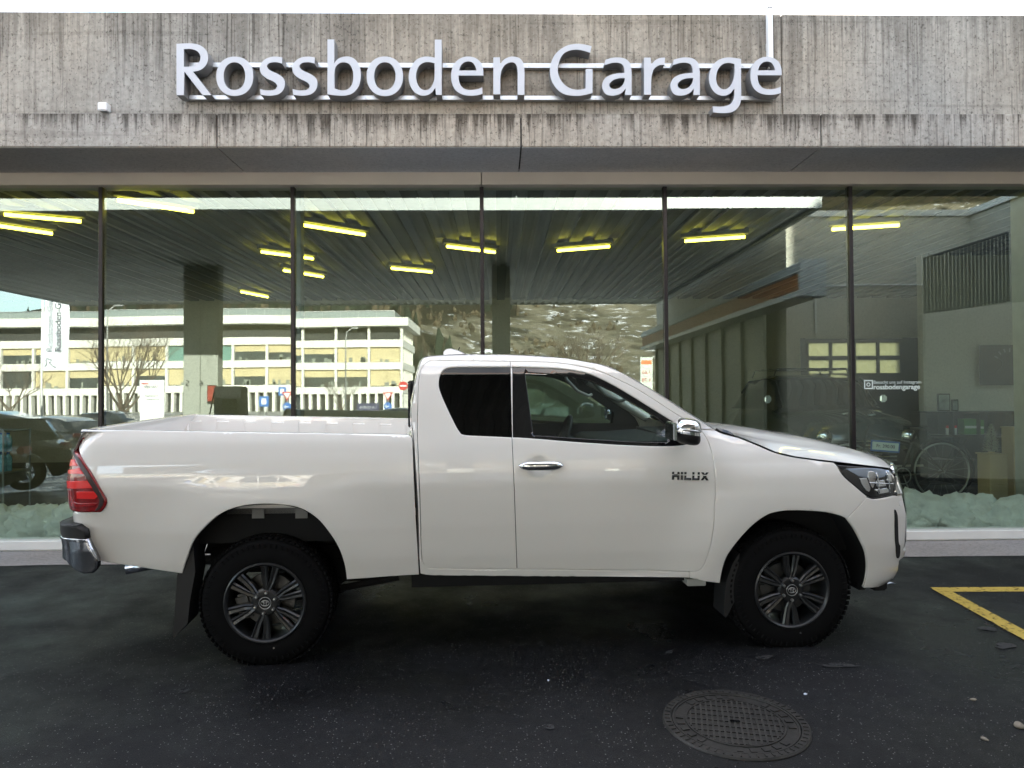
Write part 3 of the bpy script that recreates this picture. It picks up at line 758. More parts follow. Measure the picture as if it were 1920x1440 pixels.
for front in (0, 1):
    tyre, rim, disc, cal_, lugs, emb, val = make_wheel(front)
    wheel0 = None
    for sgn in (0, 1):
        e = bpy.data.objects.new('wheel', None); COL.objects.link(e); e.parent = truck
        e.location = (WB if front else 0.0, .012 if not sgn else 2*WC-.012, .361 if front else .368); e.rotation_euler = (0, 0, 0 if not sgn else math.pi)
        if sgn == 0:
            parts = [tyre.build('tyre', M_rubber, e, auto=35), rim.build('rim', M_rim, e, auto=30), disc.build('brake_disc', M_steel, e, auto=30), cal_.build('brake_caliper', M_steel, e, auto=40)]
            for lg in lugs: parts.append(lg.build('lug_nut', M_lug, e, auto=40))
            parts.append(emb.build('hub_emblem', M_lug, e, smooth=True)); parts.append(val.build('valve', M_lug, e))
        else:
            for o_ in parts:
                c = o_.copy(); COL.objects.link(c); c.parent = e
# ---- rear bumper
b1 = clean(catmull(PX([(180, 1051, 1), (160.5, 1011.5, 1), (116, 1005.5, 1)], S_bump)+[(-.9, 0, 1)], False)) if False else None
def bx_(pts): return PX(pts, S_bump)
cu = [uv(160.5, 1011.5, S_bump), uv(180, 1052, S_bump), uv(180, 1067, S_bump), uv(174, 1075.5, S_bump), uv(155.5, 1076.5, S_bump)]
UB = -float(PRB[0][-1])
ztop = cu[0][1]; zt2 = uv(125, 1006, S_bump)[1]
chromepoly = [cu[0], (UB+.75, zt2+.0), (UB, zt2), (UB, .66), (-1.40, .66), (-1.25, .64), uv(122, 1052, S_bump), uv(129, 1061, S_bump), uv(141, 1070, S_bump), cu[4], cu[3], cu[2], cu[1]]
panel('rear_bumper', chromepoly, M_dchrome, truck, S_=S_bump, gap=0, rnd=.012, flange=.06, res=.03)
panel('bumper_lip', [cu[0], (cu[0][0]-.4, zt2), (cu[0][0]-.4, zt2-.012), (cu[0][0]+.01, cu[0][1]-.018), (cu[1][0]-.004, cu[1][1]), (cu[1][0]+.006, cu[1][1]), ], M_chrome, truck, S_=S_bump, off=-.004, gap=0, rnd=.002, flange=.01, res=.03)
padp = [uv(160.5, 1010.5, S_bump), (UB, zt2+.002), (UB, zt2+.065), (uv(125, 985, S_bump)[0], zt2+.065), uv(142, 988, S_bump), uv(158, 996, S_bump)]
panel('bumper_pad', padp, M_dark, truck, S_=S_bump, gap=0, rnd=.008, flange=.06, res=.03)
rws = []
for q in range(15):
    u_ = padp[4][0]+(UB-padp[4][0])*q/14; a = S_bump(u_, zt2+.062); b = a.copy(); nn = sn(S_bump, u_, zt2+.06); b = a-nn*.15
    rws.append([a, b])
loft(rws, 'bumper_step', M_dark, truck)
loft([[Vector((v.x, 2*WC-v.y, v.z)) for v in r_] for r_ in rws], 'bumper_step', M_dark, truck)
# ---- bed interior: rails, inner walls, tailgate
def railz(x): return interp(x, [(-1.05, T(160, 806, .06).z), (.85, T(770, 816, .06).z)])
xs_ = [-1.06+i*(1.06+.835)/20 for i in range(21)]
for sgn in (0, 1):
    rr = []
    for x in xs_:
        zt = railz(x)-.002; y_ = .085
        row = [(x, y_, zt-.008), (x, y_+.012, zt+.001), (x, y_+.045, zt+.002), (x, y_+.062, zt-.006), (x, y_+.064, zt-.045), (x, y_+.085, zt-.05), (x, y_+.09, .92)]
        rr.append([Vector((a, 2*WC-b if sgn else b, c)) for a, b, c in row])
    br = loft(rr, 'bed_rail', M_paint, truck, smooth=False)
    mb = MB()
    for k in range(8):
        x = -.93+k*.215; mb.bbox(x, x+.12, (2*WC-.1775 if sgn else .168), (2*WC-.168 if sgn else .1775), .95, railz(x)-.028, .003)
    mb.build('bed_ribs', M_paint, br)
zs_t = [.86, .95, 1.05, 1.15, 1.25, 1.33, railz(-1.05)-.006, railz(-1.05)+.002]; rows = []
for y in np.linspace(.10, 2*WC-.10, 19):
    yy = min(y, 2*WC-y); ui = -float(np.interp(yy, PR[2], PR[0])); row = []
    for k_, z_ in enumerate(zs_t): row.append(Vector((S(ui, z_).x+.006+(.012 if k_ == 7 else 0), y, z_)))
    row += [Vector((row[-1].x+.05, y, zs_t[-1])), Vector((row[-1].x+.062, y, zs_t[-1]-.010)), Vector((-1.07, y, 1.25)), Vector((-1.085, y, .9))]
    rows.append(row)
tg = loft(rows, 'tailgate', M_paint, truck)
tp = T(300, 800, 0)
MB().bbox(-1.074, -1.066, .45, 2*WC-.45, 1.0, 1.235, .002).build('tailgate_panel', M_paint, tg)
mb = MB()
for y_ in (.55, .75, .95, 1.2, 1.35): mb.cyl((-1.066, y_, 1.30), (-1.050, y_, 1.30), .008, 8)
mb.build('panel_bolt', M_dark, tg)
for sgn in (0, 1):
    mb = MB(); y0 = .13; mb.bbox(-1.09, -1.02, (2*WC-y0-.06 if sgn else y0), (2*WC-y0 if sgn else y0+.06), .9, railz(-1.05)-.01, .015, 3); mb.build('bed_corner', M_paint, truck, auto=40)
MB().bbox(.79, .83, .12, 2*WC-.12, .85, railz(.8)-.02, .012).build('bed_bulkhead', M_paint, truck, auto=40)
MB().box(-1.09, .80, .12, 2*WC-.12, .905, .925).build('bed_floor', M_paint, truck)
# ---- door handle, badge, mirror
hp = [uv(x, 869) for x in (972, 980, 990, 1013, 1038, 1048, 1055.5)]
for sgn in (0, 1):
    Yf = (lambda v: Vector((v.x, 2*WC-v.y, v.z))) if sgn else (lambda v: v)
    rows_ = []
    for (u_, z_), hh, pr in zip(hp, (.004, .022, .027, .027, .027, .022, .004), (.014, .032, .040, .043, .040, .032, .014)):
        c = S(u_, 1.151); c.y = .003
        rows_.append([Yf(c+Vector((0, -pr+.018*(1-math.cos(t)), hh*math.sin(t)))) for t in [(-1+2*k/8)*math.pi/2*1.15 for k in range(9)]])
    loft(rows_, 'door_handle', M_chrome, fdoor[sgn], flip=bool(sgn))
def strip(a, b, c, d): return [a, b, c, d]
x0 = 1260; ly0, ly1 = 884.5, 899.5
def q_(lx, ly): return (x0+lx, ly0+(ly1-ly0)*ly+lx*.018)
glyphs = [
 [(0, 0), (4, 0), (4, .38), (10, .38), (10, 0), (14, 0), (14, .30), (0, .30)],
 [(0, .42), (14, .42), (13.5, 1), (9.5, 1), (9.7, .64), (4, .64), (3.8, 1), (-.5, 1)],
 [(16.5, 0), (20.5, 0), (20.5, .30), (16.5, .30)], [(16.4, .42), (20.4, .42), (20, 1), (16, 1)],
 [(23, 0), (27, 0), (27, .30), (23, .30)], [(22.9, .42), (26.9, .42), (26.6, .74), (36, .74), (36, 1), (22.5, 1)],
 [(38, 0), (42, 0), (42, .30), (38, .30)], [(48, 0), (52, 0), (52, .30), (48, .30)], [(37.9, .42), (41.9, .42), (41.7, .74), (47.6, .74), (47.9, .42), (51.9, .42), (51.4, 1), (37.4, 1)],
 [(54.5, 0), (59, 0), (61.5, .22), (64, 0), (68.5, 0), (65, .31), (57.8, .31)], [(57.6, .43), (65, .43), (64.2, .55), (68.5, 1), (64, 1), (61, .76), (58, 1), (53.5, 1), (58.4, .55)]]
for gi, g in enumerate(glyphs):
    lp = [uv(*q_(a, b)) for a, b in g]
    o_ = panel('badge_letter', lp, M_dchrome if False else M_badge if 'M_badge' in globals() else pmat('badge chrome', (.10, .10, .11), .2, .9), fdoor[0], off=-.0035, gap=0, rnd=.0012, flange=.004, res=.02, sides='near')
    M_badge = MATS['badge chrome']
def mirror(sgn):
    c = T(1284, 808, -.10); mb = MB(); M_ = []
    # superellipsoid shell, chrome above, black below
    def pt(a, b):
        ca, sa = math.cos(a), math.sin(a); cb, sb = math.cos(b), math.sin(b)
        f = lambda v, e: math.copysign(abs(v)**e, v)
        x = .080*f(ca, .75)*f(cb, .55); y = .105*f(sa, .8)*f(cb, .6); z = .078*f(sb, .75)
        x += .016*(-z/.08) if z < 0 else 0.02*(z/.08)
        z -= .012*(x/.08)
        return Vector((c.x+x, (c.y+y) if not sgn else 2*WC-(c.y+y), c.z+z))
    for nm, b0, b1, mt in (('mirror_cap', -.12, 1.57, M_chrome), ('mirror_base', -1.57, -.16, M_dark)):
        rows_ = [[pt(2*math.pi*j/32, b0+(b1-b0)*i/10) for j in range(33)] for i in range(11)]
        o_ = loft(rows_, nm, mt, fdoor[sgn]); 
        if nm == 'mirror_cap': cap = o_
    rows_ = [[pt(2*math.pi*j/32, b)+Vector((0, 0, 0)) for j in range(33)] for b in (-.16, -.14, -.12)]
    loft(rows_, 'mirror_seam', M_dark, fdoor[sgn])
    # turn signal strip, arm, mirror glass
    L = [pt(a, .06) for a in np.linspace(math.pi*1.35, math.pi*1.95, 9)]
    MB().tube(L, .007, 8).build('turn_signal', M_lug, cap, smooth=True)
    y0, y1 = (.0, .09) if not sgn else (2*WC-.09, 2*WC)
    MB().bbox(c.x-.0, c.x+.07, y0, y1, c.z-.065, c.z-.02, .012).build('mirror_arm', M_dark, fdoor[sgn])
    gx = c.x-.083; yb = sorted(((c.y-.085), (c.y+.085))) if not sgn else sorted((2*WC-c.y-.085, 2*WC-c.y+.085))
    MB().bbox(gx-.012, gx+.012, yb[0], yb[1], c.z-.05, c.z+.055, .006).build('mirror_glass', M_chrome, fdoor[sgn])
mirror(0); mirror(1)
# ---- cabin
def on(nm, mb, mt, p_=truck, **k): return mb.build(nm, mt, p_, **k)
mb = MB(); rr = []
for x, z in ((2.02, .98), (2.02, 1.12), (2.06, 1.20), (2.14, 1.235), (2.35, 1.235), (2.6, 1.25), (2.72, 1.24)): rr.append([Vector((x, y, z-.02*abs(y-WC))) for y in np.linspace(.15, 2*WC-.15, 9)])
loft(rr, 'dashboard', M_cabin, truck)
sw = Vector((1.93, 1.30, 1.19)); ax = Vector((-1, 0, .38)).normalized(); a_ = Vector((0, 1, 0)); b_ = ax.cross(a_)
mb = MB(); mb.tube([sw+(a_*math.cos(t)+b_*math.sin(t))*.185 for t in [2*math.pi*i/40 for i in range(40)]], .016, 10, closed=True)
for t in (R(0), R(180), R(-90) if b_.z < 0 else R(90)): mb.tube([sw+(a_*math.cos(t)+b_*math.sin(t))*.18, sw+ax*-.02], .014, 8)
mb.lathe([(0, -.03), (.05, -.028), (.065, 0), (.04, .1)], 20, Matrix.Translation(sw) @ (-ax).to_track_quat('Y', 'Z').to_matrix().to_4x4())
on('steering_wheel', mb, M_cabin, smooth=True)
for yc in (.50, 1.30):
    e = bpy.data.objects.new('seat', None); COL.objects.link(e); e.parent = truck; e.location = (1.30, yc, .62)
    on('seat_base', MB().bbox(-.02, .50, -.25, .25, .08, .27, .05, 3), M_cloth, e, auto=50)
    on('backrest', MB().bbox(-.09, .09, -.25, .25, 0, .62, .06, 3, M=Matrix.Translation((-.05, 0, .2)) @ Matrix.Rotation(R(-14), 4, 'Y')), M_cloth, e, auto=50)
    on('headrest', MB().bbox(-.055, .055, -.13, .13, 0, .20, .045, 3, M=Matrix.Translation((-.235, 0, .83)) @ Matrix.Rotation(R(-8), 4, 'Y')), M_cloth, e, auto=50)
mb = MB(); mb.bbox(1.98, 2.06, .86, .94, 1.62, 1.68, .01); mb.bbox(2.02, 2.05, .78, 1.02, 1.63, 1.70, .012); on('rear_view_mirror', mb, M_dark, auto=40)
for yy, sg in ((.30, 1), (2*WC-.30, -1)):
    q0 = T(1128, 722, yy) if sg > 0 else None
    a = Vector((1.98, yy, 1.70)); mb = MB(); mb.tube([a, a+Vector((.015, .03*sg, -.05)), a+Vector((.10, .035*sg, -.14)), a+Vector((.19, .03*sg, -.18)), a+Vector((.22, 0, -.17))], .013, 8); on('grab_handle', mb, M_pillar_in, smooth=True)

# ================================================================== GROUND
def asphalt(name, base, speck=1.0, rough=(.55, .85)):
    m = bpy.data.materials.new(name); m.use_nodes = True; t = m.node_tree; L = t.links.new; b = t.nodes['Principled BSDF']
    g = N(t, 'ShaderNodeNewGeometry'); P = g.outputs['Position']
    def noise_(sc, det, ro=.6):
        q = N(t, 'ShaderNodeTexNoise'); q.inputs['Scale'].default_value = sc; q.inputs['Detail'].default_value = det; q.inputs['Roughness'].default_value = ro; L(P, q.inputs['Vector']); return q.outputs[0]
    def rng(src, a, b_, c, d):
        q = N(t, 'ShaderNodeMapRange'); q.inputs['From Min'].default_value = a; q.inputs['From Max'].default_value = b_; q.inputs['To Min'].default_value = c; q.inputs['To Max'].default_value = d; L(src, q.inputs[0]); return q.outputs[0]
    def mth(op, a, b_):
        q = N(t, 'ShaderNodeMath'); q.operation = op
        for i, s in enumerate((a, b_)):
            if isinstance(s, (int, float)): q.inputs[i].default_value = s
            else: L(s, q.inputs[i])
        return q.outputs[0]
    big = rng(noise_(.55, 4), .33, .68, .45, 1.55); med = rng(noise_(14, 5, .7), .3, .7, .75, 1.25); fine = noise_(190, 3, .7); fr = rng(fine, .3, .7, .5, 1.5)
    v = N(t, 'ShaderNodeTexVoronoi'); v.inputs['Scale'].default_value = 78; L(P, v.inputs['Vector'])
    sx = N(t, 'ShaderNodeSeparateXYZ'); L(v.outputs['Color'], sx.inputs[0])
    sp = mth('MULTIPLY', mth('LESS_THAN', v.outputs['Distance'], mth('MULTIPLY', sx.outputs[1], .26)), mth('GREATER_THAN', sx.outputs[0], .5))
    v2 = N(t, 'ShaderNodeTexVoronoi'); v2.inputs['Scale'].default_value = 140; L(P, v2.inputs['Vector'])
    s2 = N(t, 'ShaderNodeSeparateXYZ'); L(v2.outputs['Color'], s2.inputs[0])
    sp2 = mth('MULTIPLY', mth('LESS_THAN', v2.outputs['Distance'], .16), mth('GREATER_THAN', s2.outputs[0], .72))
    val = mth('MULTIPLY', mth('MULTIPLY', big, med), fr)
    c1 = N(t, 'ShaderNodeVectorMath'); c1.operation = 'SCALE'; c1.inputs[0].default_value = base; L(val, c1.inputs['Scale'])
    m1 = N(t, 'ShaderNodeMixRGB'); m1.inputs[2].default_value = (.34, .33, .32, 1); L(c1.outputs[0], m1.inputs[1]); L(mth('MULTIPLY', sp, .75*speck), m1.inputs[0])
    m2 = N(t, 'ShaderNodeMixRGB'); m2.inputs[2].default_value = (.14, .14, .135, 1); L(m1.outputs[0], m2.inputs[1]); L(mth('MULTIPLY', sp2, .6*speck), m2.inputs[0])
    L(m2.outputs[0], b.inputs['Base Color'])
    L(rng(noise_(.8, 5), .38, .62, rough[0], rough[1]), b.inputs['Roughness'])
    b.inputs['Specular IOR Level'].default_value = .27
    bb = N(t, 'ShaderNodeBump'); bb.inputs['Strength'].default_value = .7; bb.inputs['Distance'].default_value = .004; L(mth('ADD', fine, mth('MULTIPLY', med, .3)), bb.inputs['Height']); L(bb.outputs[0], b.inputs['Normal'])
    MATS[name] = m; return m
M_asph = asphalt('wet dark asphalt', (.0062, .0065, .0078), .85, (.27, .66))
M_street = asphalt('pale dry asphalt', (.28, .27, .255), .3, (.8, .95))
M_pave = concrete('weathered paving concrete', (.33, .32, .32), (.10, .10, .10), flat=True)
ys = [1400, 60, D, 4.14, 0, -3.2]; xsr = [-1500, -60, -20, -8, 0, 8, 20, 60, 1500]
V = [(x, y, gz(y)) for y in ys for x in xsr]; nx = len(xsr)
props(mobj('ground', V, [(j*nx+i, (j+1)*nx+i, (j+1)*nx+i+1, j*nx+i+1) for j in range(len(ys)-1) for i in range(nx-1)], M_asph), kind='structure')
M_fore = asphalt('pale dry forecourt', (.26, .255, .24), .4, (.7, .95))
yf = [-3.2, -9, -14]; props(mobj('forecourt', [(x, y, gz(y)) for y in yf for x in xsr], [(j*nx+i, (j+1)*nx+i, (j+1)*nx+i+1, j*nx+i+1) for j in range(2) for i in range(nx-1)], M_fore), kind='structure')
props(MB().add([(-1500, -14, gz(-14)), (1500, -14, gz(-14)), (1500, -1500, gz(-14)), (-1500, -1500, gz(-14))], [(0, 3, 2, 1)]).build('street', M_street), kind='structure')
ga, gb_ = ground_at(60, 1061), ground_at(1850, 1043)
def ef(x): return ga.y+(gb_.y-ga.y)*(x-ga.x)/(gb_.x-ga.x)
random.seed(3); nn = 60; V = []; Fc = []
for i in range(nn+1):
    x = -9+i*18/nn; e = ef(x)+random.uniform(-.02, .02)
    V += [(x, e, gz(e)+.004), (x, D+.02, gz(D)+.010)]
for i in range(nn): Fc.append((2*i, 2*i+2, 2*i+3, 2*i+1))
props(mobj('pavement', V, Fc, M_pave), kind='structure')
# worn yellow bay marking
def wornpaint(name, col):
    m = pmat(name, col, .7); t = m.node_tree; b = t.nodes['Principled BSDF']; o = t.nodes['Material Output']
    g = N(t, 'ShaderNodeNewGeometry'); q = N(t, 'ShaderNodeTexNoise'); q.inputs['Scale'].default_value = 26; q.inputs['Detail'].default_value = 6; q.inputs['Roughness'].default_value = .75
    t.links.new(g.outputs['Position'], q.inputs['Vector']); r_ = N(t, 'ShaderNodeMapRange'); r_.inputs['From Min'].default_value = .36; r_.inputs['From Max'].default_value = .46
    t.links.new(q.outputs[0], r_.inputs[0]); tr = N(t, 'ShaderNodeBsdfTransparent'); mi = N(t, 'ShaderNodeMixShader')
    t.links.new(r_.outputs[0], mi.inputs[0]); t.links.new(tr.outputs[0], mi.inputs[1]); t.links.new(b.outputs[0], mi.inputs[2]); t.links.new(mi.outputs[0], o.inputs[0]); return m
M_yel = wornpaint('worn yellow road paint', (.50, .36, .07))
def gpt(px, py, dz=.004): v = ground_at(px, py); return Vector((v.x, v.y, gz(v.y)+dz))
L1a, L1b = gpt(1744, 1102), gpt(1990, 1101); L2b = gpt(2010, 1231)
def road_line(a, b, w_, dz):
    d = (b-a); n_ = Vector((d.y, -d.x, 0)).normalized()*w_; k = 12; vs = []
    for i in range(k+1):
        for s_ in (0, 1):
            p = a.lerp(b, i/k)+n_*s_; vs.append((p.x, p.y, gz(p.y)+dz))
    return vs, [(2*i, 2*i+2, 2*i+3, 2*i+1) for i in range(k)]
vs, fs = road_line(L1a, L1b, .115, .004); v2, f2 = road_line(L1a+Vector((.10, -.05, 0)), L2b, .115, .007)
mk = MB().add(vs, fs); mk.add(v2, f2); props(mk.build('road_marking', M_yel), kind='structure')
M_patch = wornpaint('dried grey residue', (.022, .022, .023))
for i, (x, y, rx, ry, a_) in enumerate(((1433, 1234, .055, .03, .1), (1574, 1249, .09, .035, -.1), (1884, 1212, .06, .05, .5), (1852, 1180, .05, .04, .2), (345, 1296, .03, .03, .5), (1031, 1365, .025, .02, 0), (1255, 1224, .03, .02, .4))):
    c = gpt(x, y, .006); vs = [c]; k = 18
    for q in range(k):
        t = 2*math.pi*q/k; r_ = 1+.22*math.sin(2*t+i)+.12*math.sin(3*t+2*i)+.06*math.sin(7*t+i); X = rx*r_*math.cos(t); Y = ry*r_*math.sin(t)
        yy = c.y+X*math.sin(a_)+Y*math.cos(a_); vs.append((c.x+X*math.cos(a_)-Y*math.sin(a_), yy, gz(yy)+.006))
    props(mobj('ground_stain', vs, [(0, 1+q, 1+(q+1) % k) for q in range(k)], M_patch), kind='structure')
# stones, leaves
M_stone = pmat('tan stone', (.22, .19, .15), .8, bump=(60, .5, .003)); M_leaf = pmat('dead leaf', (.13, .085, .04), .8); M_paper = pmat('pale scrap', (.55, .60, .70), .6)
def pebble(px, py, s_, label, mat, flat=.6, seed=0):
    bm = bmesh.new(); bmesh.ops.create_icosphere(bm, subdivisions=3, radius=1)
    for v in bm.verts:
        k = 1+.28*noise.noise(v.co*1.1+Vector((seed, 0, 0))); v.co = Vector((v.co.x*1.35*k, v.co.y*k, v.co.z*flat*k))*s_
    me = bpy.data.meshes.new('pebble'); bm.to_mesh(me); bm.free(); me.materials.append(mat); me.polygons.foreach_set('use_smooth', [True]*len(me.polygons))
    o = bpy.data.objects.new('pebble', me); COL.objects.link(o); c = gpt(px, py, 0); o.location = (c.x, c.y, c.z+s_*flat*.7); o.rotation_euler = (0, 0, seed); return props(o, label, 'stone', 'small stones and scraps on the asphalt')
pebble(1911, 1363, .021, 'tan pebble at the right edge, largest of the stones on the asphalt', M_stone, .62, 1)
pebble(1846, 1387, .013, 'pale slanted stone right of the manhole cover', M_stone, .5, 2)
pebble(1825, 1313, .011, 'dark crumb above the pale slanted stone right of the manhole', M_stone, .6, 3)
pebble(1510, 1302, .009, 'tiny white chip beside the upper right rim of the manhole cover', M_paper, .4, 4)
pebble(1028, 1276, .006, 'tiny white chip on the asphalt in front of the middle of the truck', M_paper, .5, 5)
def leaf(px, py, s_, label, mat, rz):
    c = gpt(px, py, .004); vs = []; fs = []; n = 9
    for i in range(n):
        t = i/(n-1); w_ = math.sin(math.pi*t)**.8*.42*s_
        for k in (-1, 0, 1): vs.append((s_*(t-.5)*2, k*w_, .25*s_*abs(k)*math.sin(math.pi*t)+.05*s_*math.sin(5*t)+.03*s_))
    for i in range(n-1):
        for k in (0, 1): fs.append((i*3+k, i*3+k+1, i*3+k+4, i*3+k+3))
    o = mobj('fallen_leaf', vs, fs, mat, None, True); o.location = c; o.rotation_euler = (0, 0, rz); return props(o, label, 'leaf')
leaf(1672, 1096, .04, 'pale scrap of leaf on the asphalt just ahead of the front bumper', M_paper, .1)
# manhole
M_iron = pmat('cast iron', (.030, .028, .026), .48, .25, var=(30, .25), bump=(90, .5, .002)); M_iron2 = pmat('worn cast iron', (.050, .047, .044), .42, .3, var=(25, .3), bump=(60, .4, .002))
mc = gpt(1378, 1356, 0)
mh = thing('manhole_cover', 'round cast iron manhole cover with grid pattern set in the asphalt', 'manhole cover', mc); mh.rotation_euler = (R(1.7), 0, R(-14))
mb = MB(); mb.lathe([(.300, .006), (.302, .012), (.338, .012), (.344, .004), (.344, -.01)], 72, axis='Z')
for i in range(56):
    Mx = Matrix.Rotation(2*math.pi*i/56, 4, 'Z'); mb.box(.308, .332, -.0035, .0035, .0115, .0165, Mx)
mb.build('outer_frame', M_iron, mh)
mb = MB(); mb.lathe([(0, .004), (.298, .004), (.298, -.01)], 72, axis='Z'); mb.lathe([(.225, .004), (.226, .010), (.234, .010), (.235, .004)], 64, axis='Z'); mb.lathe([(.286, .004), (.287, .010), (.296, .010), (.297, .003)], 64, axis='Z')
for i in range(28):
    Mx = Matrix.Rotation(2*math.pi*i/28, 4, 'Z')
    if i % 7 < 5: mb.box(.243, .279, -.014, .014, .0035, .0095, Mx)
mb.build('lid', M_iron, mh)
mb = MB()
for i in range(-8, 9):
    a = i*.026; h_ = math.sqrt(max(0, .222**2-a*a))
    k = -h_
    mb.box(a-.0045, a+.0045, -h_, h_, .0035, .0100)
    if i % 2 == 0: mb.box(-h_, h_, a-.0035, a+.0035, .0035, .0090)
mb.build('grid_ribs', M_iron2, mh)
MB().bbox(-.024, .024, -.009, .009, .009, .0125, .003).build('key_hole', M_black, mh)

# ================================================================== THE GARAGE BUILDING
gar = thing('showroom_building', 'concrete garage showroom with long glazed front behind the truck', 'building', (0, D, gz(D)))
GI = gar.matrix_basis.inverted()
def gb(mb, name, mat, parent=None, **k):
    mb.v = [tuple(GI @ Vector(v)) for v in mb.v]; return mb.build(name, mat, parent or gar, **k)
XL, XR = -13.0, 9.6
zt = at(960, 25, LEDGE+.06).z; zlt = at(960, 213, LEDGE).z; zlb = at(960, 275, LEDGE).z
zh1 = at(960, 329, D-.05).z; zh0 = at(960, 348, D-.05).z; zs1 = at(960, 1003, D-.06).z; zs0 = at(960, 1020, D-.06).z
def world_mesh(name, mb, mat, parent=gar, **k): return gb(mb, name, mat, parent, **k)
xj = at(1466, 120, LEDGE+.06).x
def wall_piece(x0, x1):
    mb = MB(); mb.bbox(x0, x1, LEDGE+.06, LEDGE+.30, zlt-.02, zt, .006, 1); return mb
# these two keep world coordinates in their own mesh so the rain stains start at their top edge
for nm, pcs, mt in (('upper_wall', [(XL, xj-.004), (xj+.004, XR)], M_conc_up),):
    for a, b in pcs: o_ = wall_piece(a, b).build(nm, mt, gar); o_.location = GI.translation
jx = [at(x, 245, LEDGE).x for x in (406, 977, 1540)]
eds = [XL]+jx+[XR]
for i in range(4):
    mb = MB(); mb.bbox(eds[i]+(.006 if i else 0), eds[i+1]-(.006 if i < 3 else 0), LEDGE, D-.10, zlb, zlt, .006, 1)
    o_ = mb.build('concrete_ledge', M_conc_ledge, gar); o_.location = GI.translation
mb = MB(); mb.box(XL, XR, LEDGE+.03, D-.12, zlb+.02, zlt-.03); gb(mb, 'ledge_joint', M_joint)
# soffit skin: smooth underside
for i in range(4):
    mb = MB(); mb.box(eds[i]+.007, eds[i+1]-.007, LEDGE+.012, D-.10, zlb-.004, zlb+.004); gb(mb, 'soffit', M_conc_soft)
mb = MB(); mb.box(XL, XR, LEDGE+.30, 16.6, zlt-.1, zlt+.12); mb.box(XL, XR, D-.10, 16.6, zh1+.02, zlb+.1); gb(mb, 'roof_slab', M_conc_soft)
mb = MB()
xb = at(903, 340, D-.05).x
for a, b in ((XL, xb-.003), (xb+.003, XR)): mb.bbox(a, b, D-.09, D+.12, zh0, zh1+.06, .004, 1)
gb(mb, 'head_frame', M_beige)
mb = MB(); mb.bbox(XL, XR, D-.10, D+.10, zs0, zs1, .006, 1); mb.box(XL, XR, D-.08, D+.10, gz(D)-.05, zs0-.003); gb(mb, 'window_sill', M_sill)
mx_ = [at(x, 500, D).x for x in (189, 549, 904, 1248, 1596)]
pw = (mx_[-1]-mx_[0])/4
mxa = [mx_[0]-3*pw, mx_[0]-2*pw, mx_[0]-pw]+mx_+[mx_[-1]+pw, mx_[-1]+2*pw]
mxa = [XL]+[m_ for m_ in mxa if XL < m_ < XR]+[XR]
for i, x in enumerate(mxa[1:-1]):
    mb = MB(); mb.bbox(x-.020, x+.020, D-.012, D+.07, zs1-.004, zh0+.004, .004, 1); gb(mb, 'mullion', M_mull)
random.seed(11)
tl = {0: (0, 0), 1: (.05, -.03)}
for i in range(len(mxa)-1):
    a, b = mxa[i]+.019, mxa[i+1]-.019; nx_, nz_ = 2, 2; c = Vector(((a+b)/2, D+.012, (zs1+zh0)/2)); hw, hh = (b-a)/2, (zh0-zs1)/2+.003
    ax_, az_ = random.uniform(-.10, .10), random.uniform(-.10, .10)
    o_ = mobj('window_pane', [(-hw, 0, -hh), (hw, 0, -hh), (hw, 0, hh), (-hw, 0, hh)], [(0, 1, 2, 3)], M_shop, gar); o_.location = GI @ c; o_.rotation_euler = (R(ax_), 0, R(az_))
# interior shell
M_floor = pmat('dark tiled floor', (.07, .072, .075), .25, var=(2, .2)); M_ceil = pmat('dark ribbed ceiling', (.16, .17, .16), .8)
YB = 16.0; zf = zs1-.03; zc = zh1+.02
mb = MB(); mb.box(XL, XR, D+.10, YB, gz(D)-.06, zf); gb(mb, 'showroom_floor', M_floor)
mb = MB()
for i in range(66): mb.box(XL+i*.342, XL+i*.342+.17, D+.12, YB, zc-.05, zc+.002)
gb(mb, 'ceiling_ribs', M_ceil)
gA, gB_ = at(1512, 640, YB), at(1690, 702, YB); xg0, xg1, zg1 = gA.x, gB_.x, gA.z
mb = MB(); mb.box(XL, xg0-.1, YB, YB+.2, zf, zc); mb.box(xg1+.4, XR, YB, YB+.2, zf, zc); mb.box(xg0-.1, xg1+.4, YB, YB+.2, zg1+.05, zc); mb.box(XL-.2, XL, LEDGE+.3, YB+.2, gz(D)-.05, zc+.5); mb.box(XR, XR+.2, LEDGE+.3, YB+.2, gz(D)-.05, zt-.1)
gb(mb, 'back_wall', M_conc_in)
M_frame = pmat('grey gate frame', (.05, .055, .06), .5)
mb = MB(); hz_ = [at(1600, y, YB).z for y in (643, 669, 674, 700)]; n_ = 4
mb.box(xg0-.1, xg1+.4, YB-.02, YB+.04, zf, hz_[3])
for z in [zg1, (hz_[1]+hz_[2])/2]: mb.box(xg0-.1, xg1+.4, YB-.02, YB+.05, z-.04, z+.05)
pwid = (xg1-xg0)/4
for i in range(n_+1): mb.box(xg0+i*pwid-.03, xg0+i*pwid+.04, YB-.021, YB+.051, zf+.01, zg1+.02)
mb.box(xg1+.03, xg1+.42, YB-.01, YB+.03, zf+.02, zg1+.07); mb.box(xg0-.14, xg0-.028, YB-.012, YB+.03, zf+.02, zg1+.07)
gb(mb, 'sectional_gate', M_frame)
m = bpy.data.materials.new('frosted pane'); m.use_nodes = True; t = m.node_tree; t.nodes.clear(); tl_ = N(t, 'ShaderNodeBsdfTranslucent'); tl_.inputs[0].default_value = (.24, .24, .18, 1); oo = N(t, 'ShaderNodeOutputMaterial')
